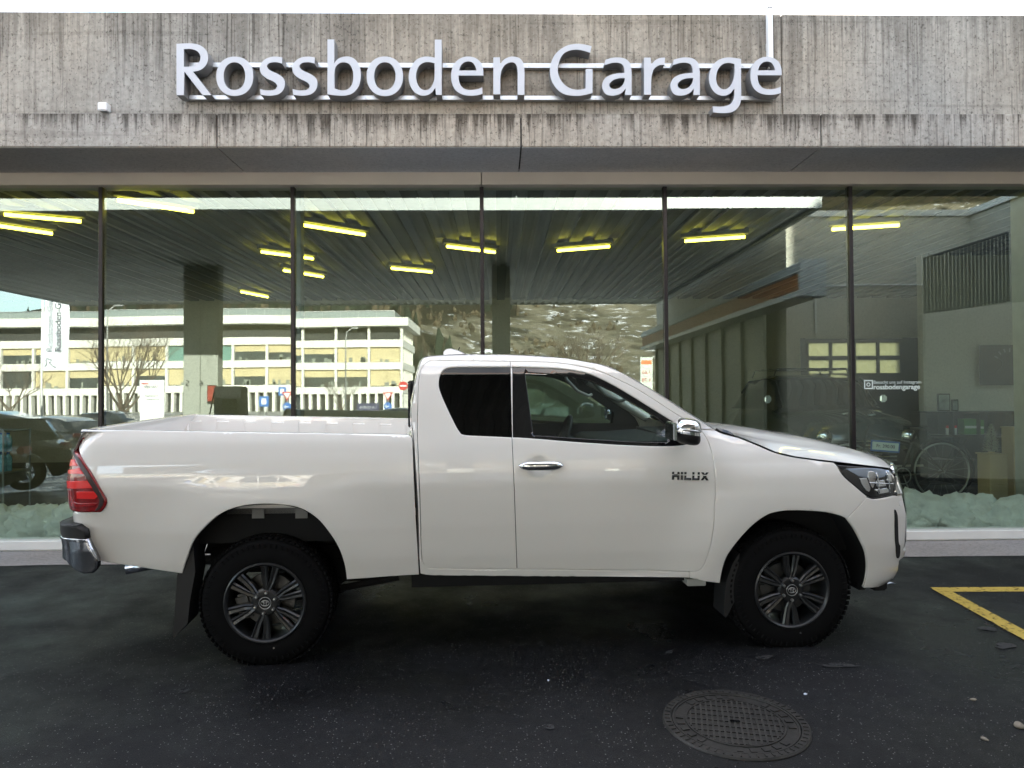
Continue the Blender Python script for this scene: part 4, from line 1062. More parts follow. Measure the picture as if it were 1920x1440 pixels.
nq = N(t, 'ShaderNodeTexNoise'); nq.inputs['Scale'].default_value = 5; tq = N(t, 'ShaderNodeTexCoord'); t.links.new(tq.outputs['Object'], nq.inputs['Vector']); bq = N(t, 'ShaderNodeBump'); bq.inputs['Distance'].default_value = .05; t.links.new(nq.outputs[0], bq.inputs['Height']); t.links.new(bq.outputs[0], tl_.inputs['Normal'])
t.links.new(tl_.outputs[0], oo.inputs[0]); M_frost = m
mb = MB(); mb.box(xg0, xg1, YB+.0, YB+.012, hz_[3]-.02, zg1+.06); gb(mb, 'gate_panes', M_frost)
# pale column inside the right end
ca = at(1897, 600, D+.70); mb = MB(); mb.bbox(ca.x, ca.x+.5, D+.25, D+.7, zf, zc, .01, 1); gb(mb, 'white_column', pmat('white painted column', (.55, .58, .52), .6))
# steel column inside near the second mullion from the left
ca = at(552, 600, D+.4); mb = MB(); mb.bbox(ca.x, ca.x+.10, D+.30, D+.42, zf, zc, .01, 1); gb(mb, 'steel_column', pmat('green grey steel column', (.12, .14, .13), .5))
# ---- sign
sg = thing('garage_sign', 'large white raised letters on two metal rails across the concrete wall', 'sign', at(900, 180, LEDGE+.05))
SI = sg.matrix_basis.inverted()
YL = LEDGE-.095
def lt(px, py): p = at(px, py, YL); return Vector((p.x, p.z))
def z1(pts): return [(320+x/5.0526, 60+y/5.0526, *r_) for x, y, *r_ in pts]
def z2(pts, dx=0): return [(680+x/5.0526+dx, 60+y/5.0526, *r_) for x, y, *r_ in pts]
def z3(pts): return [(1020+x/4, y/4, *r_) for x, y, *r_ in pts]
def ring(cx, cy, rx, ry, e=.92): return [(cx+rx*math.copysign(abs(math.cos(t))**e, math.cos(t)), cy+ry*math.copysign(abs(math.sin(t))**e, math.sin(t))) for t in [2*math.pi*i/28 for i in range(28)]]
Rg = ([(55, 112, 1), (125, 108), (200, 108), (270, 122), (325, 160), (352, 215), (352, 270), (325, 325), (275, 362), (212, 376, 1), (385, 598, 1), (303, 598, 1), (130, 374, 1), (125, 598, 1), (55, 598, 1)], [(125, 163, 1), (175, 160), (230, 170), (268, 198), (282, 240), (268, 288), (228, 318), (170, 328), (125, 328, 1)])
Sg = ([(1058, 240, 1), (1010, 234), (950, 236), (892, 260), (852, 305), (844, 350), (862, 400), (915, 442), (975, 470), (1006, 500), (1003, 530), (975, 549), (920, 553), (880, 549), (846, 538, 1), (852, 594, 1), (900, 601), (960, 602), (1022, 588), (1066, 550), (1082, 495), (1070, 440), (1020, 400), (960, 372), (922, 347), (913, 318), (938, 293), (985, 286), (1020, 289), (1055, 299, 1)], None)
bg_ = ([(1485, 70, 1), (1550, 70, 1), (1550, 297, 1), (1580, 258), (1630, 236), (1690, 233), (1750, 262), (1790, 330), (1801, 420), (1782, 510), (1730, 575), (1660, 601), (1570, 601), (1485, 590, 1)], [(1553, 535, 1), (1551, 400), (1562, 335), (1595, 298), (1640, 287), (1690, 302), (1720, 350), (1730, 425), (1717, 495), (1680, 540), (1625, 553)])
dg_ = ([(748, 72, 1), (683, 72, 1), (683, 243, 1), (640, 235), (580, 234), (510, 262), (455, 335), (436, 420), (448, 500), (490, 568), (550, 600), (610, 598), (655, 572), (688, 528, 1), (694, 595, 1), (748, 595, 1)], [(681, 296, 1), (640, 286), (590, 287), (540, 315), (512, 370), (506, 430), (519, 490), (550, 535), (590, 550), (635, 537), (668, 485), (681, 420)])
eg = ([(1144, 412, 1), (909, 412, 1), (912, 460), (932, 510), (972, 541), (1030, 549), (1090, 540), (1133, 523, 1), (1135, 586, 1), (1080, 599), (1010, 603), (940, 590), (880, 550), (848, 490), (838, 420), (848, 345), (885, 280), (940, 243), (1000, 232), (1065, 245), (1115, 285), (1140, 345)], [(914, 364, 1), (926, 325), (957, 290), (1000, 278), (1040, 289), (1068, 325), (1078, 364, 1)])
ng = ([(1238, 240, 1), (1300, 240, 1), (1302, 307, 1), (1335, 264), (1385, 238), (1432, 233), (1490, 250), (1525, 300), (1533, 365), (1533, 450, 1), (1533, 595, 1), (1468, 595, 1), (1468, 450, 1), (1468, 375), (1458, 318), (1435, 292), (1400, 288), (1350, 310), (1315, 365), (1304, 430), (1304, 470, 1), (1303, 590, 1), (1238, 590, 1)], None)
Gg = ([(357, 346, 1), (300, 333), (235, 329), (160, 347), (90, 400), (55, 465), (45, 530), (55, 600), (95, 665), (150, 705), (220, 718), (290, 715), (364, 697, 1), (364, 517, 1), (313, 517, 1), (312, 662, 1), (270, 672), (215, 668), (160, 640), (120, 590), (104, 530), (114, 460), (145, 405), (190, 380), (240, 372), (290, 378), (346, 396, 1)], None)
ag = ([(460, 448, 1), (510, 434), (560, 431), (610, 441), (645, 475), (656, 530), (657, 600, 1), (657, 712, 1), (608, 712, 1), (612, 664, 1), (577, 700), (520, 717), (468, 708), (441, 672), (437, 630), (457, 588), (500, 562), (550, 550), (603, 546, 1), (601, 512), (586, 482), (550, 470), (505, 473), (452, 490, 1)], [(607, 585, 1), (560, 587), (517, 602), (491, 630), (499, 658), (530, 668), (572, 655), (600, 620)])
rg_ = ([(750, 432, 1), (800, 432, 1), (803, 490, 1), (830, 455), (868, 435), (908, 432, 1), (904, 486, 1), (862, 490), (825, 518), (808, 568), (804, 620, 1), (803, 710, 1), (750, 710, 1)], None)
gg = ([(1478, 442, 1), (1420, 433), (1365, 432), (1305, 452), (1260, 500), (1237, 575), (1248, 645), (1285, 697), (1340, 718), (1390, 705), (1428, 664, 1), (1425, 730), (1403, 775), (1360, 795), (1315, 800), (1265, 797, 1), (1268, 842, 1), (1330, 848), (1400, 843), (1448, 815), (1475, 765), (1479, 700), (1478, 650, 1)], [(1429, 480, 1), (1385, 471), (1340, 482), (1305, 522), (1291, 580), (1300, 632), (1330, 665), (1365, 668), (1400, 640), (1422, 590), (1429, 540)])
def mapo(f, g, dx=0, off=(0, 0), sc=1):
    r_ = []
    for lp in g:
        if lp is None: r_.append(None); continue
        q = f([((x-off[0])*sc+off[0], (y-off[1])*sc+off[1], *c) for x, y, *c in lp]); r_.append([(a+dx, b, *c) for a, b, *c in q])
    return r_
LET = [('R', mapo(z1, Rg)), ('o', [z1(ring(607, 419, 175, 186)), z1(ring(604, 418, 102, 131))]), ('s', mapo(z1, Sg)), ('s', mapo(z1, Sg, 308/5.0526)),
       ('b', mapo(z1, bg_)), ('o', [z2(ring(210, 419, 172, 187)), z2(ring(210, 418, 101, 131))]), ('d', mapo(z2, dg_)), ('e', mapo(z2, eg)), ('n', mapo(z2, ng)),
       ('G', mapo(z3, Gg)), ('a', mapo(z3, ag)), ('r', mapo(z3, rg_)), ('a', mapo(z3, ag, 512/4)), ('g', mapo(z3, gg)), ('e', mapo(z2, eg, (1020+1548/4)-(680+838/5.0526), (838, 232), .972))]
# the last e sits a little lower, like its neighbours
LET[-1] = ('e', [[(a, b+.5, *c) for a, b, *c in lp] for lp in LET[-1][1]])
M_letter_shade = pmat('shaded letter return', (.22, .22, .225), .4)  # letter sides coloured darker to stand for the shade on them
for ch, g in LET:
    loops = []
    for lp in g:
        if lp is None: continue
        c2 = clean(catmull([(*lt(p[0], p[1]), *p[2:]) for p in lp], True, 5), .003); loops.append(c2)
    mb = MB(); mb.prism(loops[0], YL, LEDGE+.035, lambda a, b, d: SI @ Vector((a, d, b)), loops[1:])
    o_ = mb.build('letter', [M_letter, M_letter_shade], sg)
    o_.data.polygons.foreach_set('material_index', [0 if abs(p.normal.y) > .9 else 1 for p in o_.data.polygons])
for (y0, y1) in ((118, 127), (179, 187)):
    a = at(344, (y0+y1)/2, LEDGE+.01); b = at(1452, (y0+y1)/2, LEDGE+.01); h_ = (y1-y0)/F*LEDGE/2
    mb = MB(); mb.bbox(a.x, b.x, LEDGE+.01, LEDGE+.055, (a.z+b.z)/2-h_, (a.z+b.z)/2+h_, .002, 1); mb.v = [tuple(SI @ Vector(v)) for v in mb.v]
    rl = mb.build('mounting_rail', M_rail, sg); zz = (a.z+b.z)/2
    for px in (364, 545, 685, 837, 850, 992, 1117, 1248, 1395):
        p_ = at(px, 150, LEDGE); mb = MB(); mb.cyl((p_.x, LEDGE+.004, zz), (p_.x, LEDGE+.012, zz), .009, 6); mb.v = [tuple(SI @ Vector(v)) for v in mb.v]; mb.build('bolt', M_rail, rl)
# small white sensor box and the pole
p_ = at(197, 203, LEDGE+.03); t_ = thing('wall_sensor', 'small white square box on the concrete wall left of the sign', 'sensor box', p_)
MB().bbox(-.042, .038, -.045, .028, -.036, .038, .006).build('housing', M_white, t_); MB().bbox(-.030, .026, -.049, -.044, -.026, .028, .002).build('cover', M_white, t_)
pa, pb_ = at(1445, 108, LEDGE-.02), at(1443, 15, LEDGE-.02)
t_ = thing('roof_pole', 'slim white square pole rising above the last letter of the sign past the roof edge', 'pole', (pa.x, LEDGE-.0, pa.z))
MB().bbox(-.022, .022, -.03, .03, -.1, pb_.z-pa.z, .004).build('mast', M_white, t_); MB().bbox(-.025, .025, -.033, .033, pb_.z-pa.z, pb_.z-pa.z+.012, .003).build('cap', M_rail, t_)
MB().box(-.015, .015, .028, .06, .1, .16).build('bracket', M_rail, t_)

# ================================================================== ACROSS THE FORECOURT (seen in the glass)
def G_(x, y, dz=0): return Vector((x, y, gz(y)+dz))
GX = gz(-20)
M_cwhite = pmat('white canopy fascia', (.46, .49, .50), .4, var=(1, .05)); M_orange = pmat('orange stripe', (.65, .16, .03), .5); M_corr = pmat('grey corrugated steel', (.78, .79, .75), .5, .0, var=(.6, .12)); M_steelp = pmat('grey painted steel', (.40, .42, .38), .5, var=(2, .06))
zcan = seen_in_glass(700, 392, 12.5).z
cx0, cx1, cy0, cy1 = -15.0, 5.75, -11.4, 1.7
can = thing('forecourt_canopy', 'flat forecourt canopy with white fascia, ribbed steel ceiling and square pillars' , 'canopy', (0, 0, gz(0)))
CI = can.matrix_basis.inverted()
def wb(mb, name, mat, par, **k):
    I_ = par.matrix_basis.inverted() if par.parent is None else (par.parent.matrix_basis @ par.matrix_basis).inverted()
    mb.v = [tuple(I_ @ Vector(v)) for v in mb.v]; return mb.build(name, mat, par, **k)
mb = MB(); pitch = .25; vs = []; k = 0
x = cx0
prof = []
while x < cx1-.01:
    prof += [(x, 0), (x+.09, 0), (x+.12, .055), (x+.22, .055)]; x += pitch
for (px_, pz_) in prof: vs += [(px_, cy0+.02, zcan+.05+pz_), (px_, cy1-.08, zcan+.05+pz_)]
mb.add(vs, [(2*i, 2*i+1, 2*i+3, 2*i+2) for i in range(len(prof)-1)]); wb(mb, 'ribbed_ceiling', M_corr, can)
mb = MB(); mb.box(cx0, cx1, cy0, cy1, zcan+.14, zcan+.55); wb(mb, 'deck', M_cwhite, can)
mb = MB(); mb.box(cx0-.03, cx1+.03, cy1-.08, cy1+.003, zcan, zcan+.62); mb.box(cx0-.03, cx1+.03, cy0-.06, cy0+.02, zcan+.03, zcan+.62); mb.box(cx1, cx1+.08, cy0, cy1-.08, zcan+.02, zcan+.62); mb.box(cx0-.08, cx0, cy0, cy1-.08, zcan+.02, zcan+.62); wb(mb, 'fascia', M_cwhite, can)
mb = MB(); mb.box(cx0-.03, cx1+.03, cy1+.003, cy1+.010, zcan+.40, zcan+.50); wb(mb, 'fascia_stripe', M_orange, can)
for (pxa, pxb, dist) in ((345, 410, 18.2), (925, 959, 18.2), (-560, -495, 18.2)):
    a, b = seen_in_glass(pxa, 700, dist), seen_in_glass(pxb, 700, dist); y_ = a.y; mb = MB(); xm = (a.x+b.x)/2
    if b.x-a.x > .6: mb.bbox(a.x, xm-.02, y_-.35, y_, gz(y_), zcan+.1, .01, 1); mb.bbox(xm+.02-.03, b.x, y_-.35, y_-.006, gz(y_), zcan+.1, .01, 1)
    else: mb.bbox(a.x, b.x, y_-.35, y_, gz(y_), zcan+.1, .01, 1)
    pl = wb(mb, 'pillar', M_steelp, can)
    if pxa == 345:
        for ch, px in (('5', 353), ('6', 379)):
            q = seen_in_glass(px, 719, dist); text_obj('number', ch, .22, CI @ Matrix.Translation((q.x, y_+.004, q.z)) @ FACE_BACK, M_dark, pl)
# fuel pump beside the pillar
q = seen_in_glass(435, 742, 17.0); fp = thing('fuel_pump', 'dark fuel pump beside the double canopy pillar' , 'fuel pump', G_(q.x, q.y))
MB().bbox(-.32, .32, -.25, .25, 0, 2.05, .03).build('cabinet', M_dark, fp, auto=40); MB().bbox(-.12, .22, .25, .262, 1.0, 1.75, .004).build('display', M_black, fp)
mb = MB(); mb.tube([(-.30, .26, 1.9), (-.36, .36, 1.4), (-.34, .40, .7), (-.28, .34, .45), (-.22, .28, .9), (-.22, .27, 1.2)], .018, 8); mb.build('hose', M_rubber, fp, smooth=True); MB().bbox(-.26, -.18, .25, .33, 1.15, 1.4, .02).build('nozzle', M_dark, fp)
q = seen_in_glass(400, 738, 18.1); nb = thing('notice_board', 'small red notice board on the canopy pillar beside the fuel pump', 'notice', (q.x, q.y+.05, q.z))
MB().bbox(-.10, .10, -.01, .012, -.2, .2, .004).build('board', pmat('red notice', (.35, .06, .04), .5), nb); MB().bbox(-.12, .12, -.02, -.008, -.22, .22, .004).build('frame', M_dark, nb)
# ---- office building across the street
OY = seen_in_glass(0, 700, 109).y
ow = thing('office_building', 'long white office building with flat slabs and beige blinds, sunlit and mirrored in the glass', 'office building', (-14, OY, GX))
OI = ow.matrix_basis.inverted()
M_slab = pmat('white office slab', (.66, .66, .62), .8, var=(.6, .06)); M_owin = pmat('office window glass', (.035, .045, .045), .08, 0, .5, var=(.5, .5)); M_blind = pmat('beige roller blind', (.50, .43, .26), .8, var=(.4, .08)); M_teal = pmat('green tinted office glass', (.12, .24, .21), .08, 0, .5); M_clut = pmat('pale office clutter', (.20, .22, .19), .8); M_back = pmat('office interior shade', (.05, .052, .05), .9)  # the slabs have their own plain white
ox0, ox1 = -90.0, -14.6; lv = [3.0, 6.75, 10.15, 13.25]; dep = 16.0
mb = MB(); mb.box(ox0, ox1-.8, OY-dep, OY-1.2, GX, 13.2); wb(mb, 'core', M_back, ow)
for i, z in enumerate(lv):
    hh = .55 if i < 3 else .62; pr = 0 if i < 3 else .9
    mb = MB(); mb.box(ox0-pr, ox1+pr, OY-dep, OY+pr, z-hh, z+hh); wb(mb, 'floor_slab', M_slab, ow)
mb = MB()
for k in range(60):
    x = ox1-.1-k*1.27
    if x < ox0: break
    mb.box(x-.42, x, OY-.9, OY-.02, GX, 2.46)
for k in range(12): mb.box(ox1-.5, ox1-.05, OY-1.6-k*1.27, OY-1.2-k*1.27, GX, 2.46)
wb(mb, 'ground_floor_fins', M_slab, ow)
random.seed(5)
bay = 5.05
for fl in range(3):
    zb, ztp = lv[fl]+.55, lv[fl+1]-(.55 if fl < 2 else .62); mbp = MB()
    for k in range(15):
        x1_ = ox1-.05-k*bay; x0_ = x1_-bay
        if x0_ < ox0: break
        if fl < 2 or k < 4: mbp.box(x1_-.36, x1_+.0, OY-.55, OY-.03, zb, ztp)
        teal = (fl == 2 and k < 4) or (k in (5, 6) and fl == 1)
        back = .5 if fl < 2 else 1.4
        mb = MB(); mb.box(x0_+.02, x1_-.38, OY-back-.25, OY-back, zb, ztp); wn = wb(mb, 'window', M_teal if teal else M_owin, ow)
        if not teal:
            f = random.choice([.35, .42, .42, .95, .95, .5, 0]) if fl < 2 else random.choice([0, 0, .5, .4])
            if k < 2 and fl == 1: f = .97
            if f: mb = MB(); mb.box(x0_+.05, x1_-.41, OY-back+.004, OY-back+.05, ztp-(ztp-zb)*f, ztp-.002); wn2 = wb(mb, 'blind', M_blind, ow)
            mb = MB()
            for q in range(random.randint(2, 5)):
                xx = x0_+.5+random.random()*(bay-1.4); mb.box(xx, xx+random.uniform(.2, .7), OY-back+.055, OY-back+.1, zb, zb+.3+random.random()*.6)
            wb(mb, 'window_clutter', M_clut, ow)
    wb(mbp, 'posts', M_slab, ow)
mbp = MB()
for fl in range(3):
    for k in range(6): mbp.box(ox1-.6, ox1-.04, OY-1.0-k*2.5, OY-.6-k*2.5, lv[fl]+.55, lv[fl+1]-.55)
wb(mbp, 'side_posts', M_slab, ow)
mb = MB(); mb.box(ox1-.79, ox1-.7, OY-dep+.1, OY-1.3, 3.5, 12.6); wb(mb, 'side_blinds', M_blind, ow)
mb = MB(); mb.box(ox0+10, ox1-1.5, OY-10, OY-1.6, 13.9, 15.1)
wb(mb, 'roof_parapet_glass', pmat('grey roof screen', (.22, .26, .26), .4), ow)
mb = MB()
for k in range(24): mb.box(ox1-1.6-k*2.8, ox1-1.52-k*2.8, OY-1.58, OY-1.5, 13.88, 15.2)
mb.box(ox0+10, ox1-1.5, OY-1.58, OY-1.5, 15.1, 15.2); wb(mb, 'roof_rail', M_rail, ow)
# ---- hillside
def hill_h(x, y):
    d = -y
    t = sstep(135, 620, d); ridge = interp(x, [(-420, 52), (-330, 62), (-230, 100), (-120, 150), (0, 185), (150, 215), (400, 250)])
    n_ = noise.noise(Vector((x*.006, y*.006, 3)))*26+noise.noise(Vector((x*.02, y*.02, 1)))*9+noise.noise(Vector((x*.06, y*.06, 5)))*3.2+noise.noise(Vector((x*.2, y*.2, 2)))*.9
    spur = 22*math.exp(-((x+60)/70)**2)*math.exp(-((d-230)/70)**2)
    return GX-.02+ridge*(t**1.15)+n_*t*1.2+spur*sstep(130, 200, d)
V = []; nxh, nyh = 190, 110
for j in range(nyh+1):
    y = -128-(j/nyh)**1.4*620
    for i in range(nxh+1): x = -520+i*1000/nxh; V.append((x, y, hill_h(x, y)))
m = bpy.data.materials.new('winter hillside'); m.use_nodes = True; t = m.node_tree; L = t.links.new; b = t.nodes['Principled BSDF']; b.inputs['Roughness'].default_value = .95; b.inputs['Specular IOR Level'].default_value = .1
g = N(t, 'ShaderNodeNewGeometry')
def hn(sc, det, ro=.65, st=(1, 1, 1)):
    q = N(t, 'ShaderNodeTexNoise'); q.inputs['Scale'].default_value = sc; q.inputs['Detail'].default_value = det; q.inputs['Roughness'].default_value = ro; mp_ = N(t, 'ShaderNodeMapping'); mp_.inputs['Scale'].default_value = st; L(g.outputs['Position'], mp_.inputs[0]); L(mp_.outputs[0], q.inputs['Vector']); return q.outputs[0]
def hr(s, a, b_, c=0, d=1):
    q = N(t, 'ShaderNodeMapRange'); q.inputs['From Min'].default_value = a; q.inputs['From Max'].default_value = b_; q.inputs['To Min'].default_value = c; q.inputs['To Max'].default_value = d; L(s, q.inputs[0]); return q.outputs[0]
def hm_(a, b_, f):
    q = N(t, 'ShaderNodeMixRGB')
    for i, s in ((1, a), (2, b_)):
        if isinstance(s, tuple): q.inputs[i].default_value = (*s, 1)
        else: L(s, q.inputs[i])
    L(f, q.inputs[0]); return q.outputs[0]
grass = hm_((.085, .078, .052), (.19, .17, .125), hr(hn(.09, 8), .35, .65)); grass = hm_(grass, (.035, .032, .022), hr(hn(.05, 9, .75), .52, .6))
grass = hm_(grass, (.75, .76, .80), hr(hn(.30, 9, .8, (.5, .5, 1.6)), .57, .60))
wood = hm_((.012, .014, .009), (.055, .042, .026), hr(hn(.35, 6, .8), .4, .65))
sx_ = N(t, 'ShaderNodeSeparateXYZ'); L(g.outputs['Position'], sx_.inputs[0])
wm = N(t, 'ShaderNodeMath'); wm.operation = 'ADD'; L(hr(sx_.outputs[0], -45, 15, 1, 0), wm.inputs[0]); L(hr(hn(.012, 4), .3, .7, -.45, .45), wm.inputs[1])
wm2 = N(t, 'ShaderNodeMath'); wm2.operation = 'MAXIMUM'; L(wm.outputs[0], wm2.inputs[0]); L(hr(sx_.outputs[2], 95, 120), wm2.inputs[1])
L(hm_(grass, wood, hr(wm2.outputs[0], .45, .55)), b.inputs['Base Color'])
hl = mobj('hillside', V, [(j*(nxh+1)+i, j*(nxh+1)+i+1, (j+1)*(nxh+1)+i+1, (j+1)*(nxh+1)+i) for j in range(nyh) for i in range(nxh)], m, None, True); props(hl, kind='structure')
# rough wood and scrub standing on the hillside: nobody could count it
random.seed(9); mb = MB()
M_scrub = pmat('bare brown scrub', (.075, .058, .035), .95, var=(.08, .5)); M_fir = pmat('dark fir wood', (.018, .026, .015), .95, var=(.1, .4))
for k in range(5200):
    x = random.uniform(-260, 200); y = -random.uniform(150, 560) if k % 3 else -random.uniform(150, 260)
    woody = (-15 > x+noise.noise(Vector((x*.012, y*.012, 7)))*70)
    if not woody and noise.noise(Vector((x*.02, y*.02, 4))) < .12 : continue
    h_ = random.uniform(5, 11) if woody else random.uniform(.8, 2.6); r_ = h_*random.uniform(.13, .2) if woody else h_*.4
    z = hill_h(x, y)-.3; mb.mi = 0 if (random.random() < (.35 if woody else .95)) else 1
    n_ = 5; a0 = random.random()*6; vs = [(x, y, z+h_)]
    for q in range(n_):
        tt = a0+2*math.pi*q/n_; rr_ = r_*random.uniform(.6, 1.3); vs.append((x+rr_*math.cos(tt), y+rr_*math.sin(tt), z+h_*random.uniform(.25, .6)))
    for q in range(n_):
        tt = a0+.5+2*math.pi*q/n_; rr_ = r_*random.uniform(.5, .9); vs.append((x+rr_*math.cos(tt), y+rr_*math.sin(tt), z))
    mb.add(vs, [(0, 1+q, 1+(q+1) % n_) for q in range(n_)]+[(1+q, 6+q, 6+(q+1) % n_, 1+(q+1) % n_) for q in range(n_)])
o_ = mb.build('hillside_scrub', [M_scrub, M_fir]); props(o_, kind='stuff')
# ---- bare trees
M_bark = pmat('grey brown bark', (.13, .10, .075), .9, var=(4, .3))
def bare_tree(px, dist, h_, seed, label, n0=7):
    q = seen_in_glass(px, 760, dist); random.seed(seed); t_ = thing('bare_tree', label, 'tree', G_(q.x, q.y), group='bare winter trees along the street')
    tr = MB(); cr_ = MB()
    tr.tube([(0, 0, -.1), (.03, 0, .5*h_*.2), (0, .04, .22*h_)], [.17*h_/6, .13*h_/6, .10*h_/6], 8)
    def grow(p, d, ln, r_, lev):
        k = 3; pts = [p]; dd = d.copy()
        for i in range(k):
            dd = (dd+Vector((random.uniform(-.16, .16), random.uniform(-.16, .16), random.uniform(-.02, .14)))).normalized(); pts.append(pts[-1]+dd*ln/k)
        cr_.tube(pts, [r_*(1-.5*i/k) for i in range(k+1)], 5 if lev < 2 else 3, cap=False)
        if lev < 4:
            for i in range(4 if lev < 2 else 3):
                s_ = random.uniform(.35, 1); b_ = pts[0].lerp(pts[-1], s_) if False else pts[min(k, 1+int(s_*(k-.01)))]
                nd = (dd+Vector((random.uniform(-1, 1), random.uniform(-1, 1), random.uniform(-.25, .7)))*.75).normalized(); grow(b_, nd, ln*random.uniform(.5, .72), r_*.5, lev+1)
    for i in range(n0):
        a = 2*math.pi*i/n0+random.random(); grow(Vector((0, .04, h_*random.uniform(.14, .22))), Vector((math.cos(a)*.75, math.sin(a)*.75, random.uniform(.7, 1.2))).normalized(), h_*.34, .06*h_/6, 0)
    tr.build('trunk', M_bark, t_, smooth=True); cr_.build('crown', M_bark, t_)
bare_tree(232, 43, 7.6, 3, 'wide bare tree between the banner and the white information panel' )
bare_tree(1100, 60, 9.0, 5, 'bare tree above the truck roof in front of the snow-flecked slope' , 6)
bare_tree(20, 60, 6.5, 8, 'slim bare tree left of the banner in front of the office building' , 5)
bare_tree(640, 75, 5.0, 10, 'small bare tree in front of the office building middle' , 5)
# ---- banner
q = seen_in_glass(79, 700, 30); q2 = seen_in_glass(126, 690, 30); bn = thing('banner_flag', 'tall white banner with dark lettering on a pole left of the tree' , 'banner', G_(q.x, q.y))
bw = q2.x-q.x; zb_ = q2.z-G_(0, q.y).z; M_ban = pmat('white banner cloth', (.74, .77, .84), .7, var=(1, .04))
MB().cyl((0, 0, 0), (0, 0, 7.4), .045, 10).build('pole', M_white, bn, smooth=True)
rows = [[Vector((.06+bw*i/8, .05*math.sin(i*.9+j*.35), zb_+(6.9-zb_)*j/16)) for i in range(9)] for j in range(17)]
cl = loft(rows, 'cloth', M_ban, bn)
M_ink = pmat('dark banner ink', (.06, .07, .10), .6)
for xo, sz, mt, nm in ((.62, .36, M_ink, 'Rossboden-Garage Chur'), (.28, .34, pmat('grey banner ink', (.42, .44, .50), .6), 'Rossboden-Garage Chur')):
    o_ = text_obj('lettering', nm, sz, Matrix.Translation((.06+bw*xo, .075, zb_+.75)) @ FACE_BACK @ Matrix.Scale(-1, 4, (1, 0, 0)) @ Matrix.Rotation(R(90), 4, 'Z'), mt, bn, align='LEFT')
mb = MB(); q = [(.16+.05*math.sin(i*.5)+.012*i, .08, zb_+.15+.03*i) for i in range(12)]; mb.tube(q+[(.45, .08, zb_+.42), (.36, .08, zb_+.3), (.5, .08, zb_+.16), (.62, .08, zb_+.1)], .012, 5); mb.build('flourish', M_ink, bn)
# ---- information panel
a, b = seen_in_glass(265, 712, 41), seen_in_glass(311, 774, 41); ip = thing('info_panel', 'white upright information panel with red and black lines of text beside the wide bare tree' , 'sign', G_((a.x+b.x)/2, a.y))
q5 = 1.46; w_ = b.x-a.x; ht = a.z-gz(a.y); MB().bbox(-w_/2, w_/2, -.06, .06, 0, ht, .01).build('panel', M_white, ip)
text_obj('lettering', 'Garage', .19*q5, Matrix.Translation((-.04, .066, ht-.24*q5)) @ FACE_BACK, M_ink, ip); text_obj('lettering', 'Ga', .19, Matrix.Translation((-.33+.0, .066, ht-.24*q5)) @ FACE_BACK, pmat('sign red', (.5, .03, .03), .5), ip) if False else None
mb = MB(); mb.box(-w_*.42, -w_*.14, .061, .066, ht-.16*q5, ht-.11*q5); mb.build('red_mark', MATS.get('sign red') or pmat('sign red', (.5, .03, .03), .5), ip)
text_obj('lettering', 'Werkstatt', .12*q5, Matrix.Translation((0, .064, ht-.62*q5)) @ FACE_BACK, M_ink, ip); text_obj('lettering', '& Carrosserie', .10*q5, Matrix.Translation((0, .064, ht-.76*q5)) @ FACE_BACK, M_ink, ip)
M_red = MATS['sign red']; M_blue = pmat('sign blue', (.03, .14, .45), .5); M_gpost = pmat('galvanised post', (.35, .36, .36), .5, .5)
# ---- traffic signs
def post_sign(px, py, dist, kind, label, also=None):
    c = seen_in_glass(px, py, dist); t_ = thing('traffic_sign', label, 'traffic sign', G_(c.x, c.y)); h_ = c.z-gz(c.y)
    MB().cyl((0, -.03, 0), (0, -.03, h_+.25), .03, 8).build('post', M_gpost, t_)
    def disc(z, r_, mat, nm, d=.0): MB().lathe([(0, .02+d), (r_, .02+d), (r_, .0+d), (0, 0+d)], 24, Matrix.Translation((0, 0, z))).build(nm, mat, t_)
    if kind == 'no_entry': disc(h_, .36, M_red, 'plate'); MB().bbox(-.26, .26, .02, .03, h_-.06, h_+.06, .004).build('bar', M_white, t_)
    if kind in ('yield', 'yield_blue'):
        mb = MB(); mb.prism([(-.38, .3), (.38, .3), (0, -.34)], 0, .02, lambda a, b, d: Vector((a, d, h_+b))); mb.build('plate', M_red, t_)
        mb = MB(); mb.prism([(-.24, .21), (.24, .21), (0, -.20)], .022, .03, lambda a, b, d: Vector((a, d, h_+b))); mb.build('centre', M_white, t_)
        disc(h_-.75, .30, M_blue, 'plate'); MB().bbox(-.18, .10, .022, .03, h_-.78, h_-.72, .003).build('arrow', M_white, t_)
        mb = MB(); mb.prism([(-.24, 0), (-.08, .13), (-.08, -.13)], .022, .03, lambda a, b, d: Vector((a, d, h_-.75+b))); mb.build('arrow', M_white, t_)
    if kind == 'blue': MB().bbox(-.32, .32, 0, .02, h_-.35, h_+.35, .02).build('plate', M_blue, t_); MB().bbox(-.16, .16, .02, .03, h_-.2, h_+.2, .01).build('symbol', M_white, t_)
post_sign(755, 719, 55, 'no_entry', 'round red no-entry sign on a post left of the truck cab' )
post_sign(726, 739, 52, 'yield_blue', 'give-way triangle over a round blue arrow sign nearest the truck cab' )
post_sign(541, 742, 50, 'yield_blue', 'give-way triangle over a round blue arrow sign beside the dark mullion' )
post_sign(498, 752, 48, 'blue', 'square blue sign left of the dark mullion' )
post_sign(532, 733, 60, 'blue', 'small square blue sign higher up beside the dark mullion' )
a, b = seen_in_glass(668, 752, 50), seen_in_glass(710, 766, 50); lb = thing('hedge_banner', 'dark blue banner with pale letters on the street railing' , 'banner', G_((a.x+b.x)/2, a.y))
MB().bbox(-(b.x-a.x)/2, (b.x-a.x)/2, 0, .03, b.z-gz(a.y)-.15, a.z-gz(a.y), .005).build('sheet', pmat('dark violet sheet', (.04, .04, .10), .6), lb)
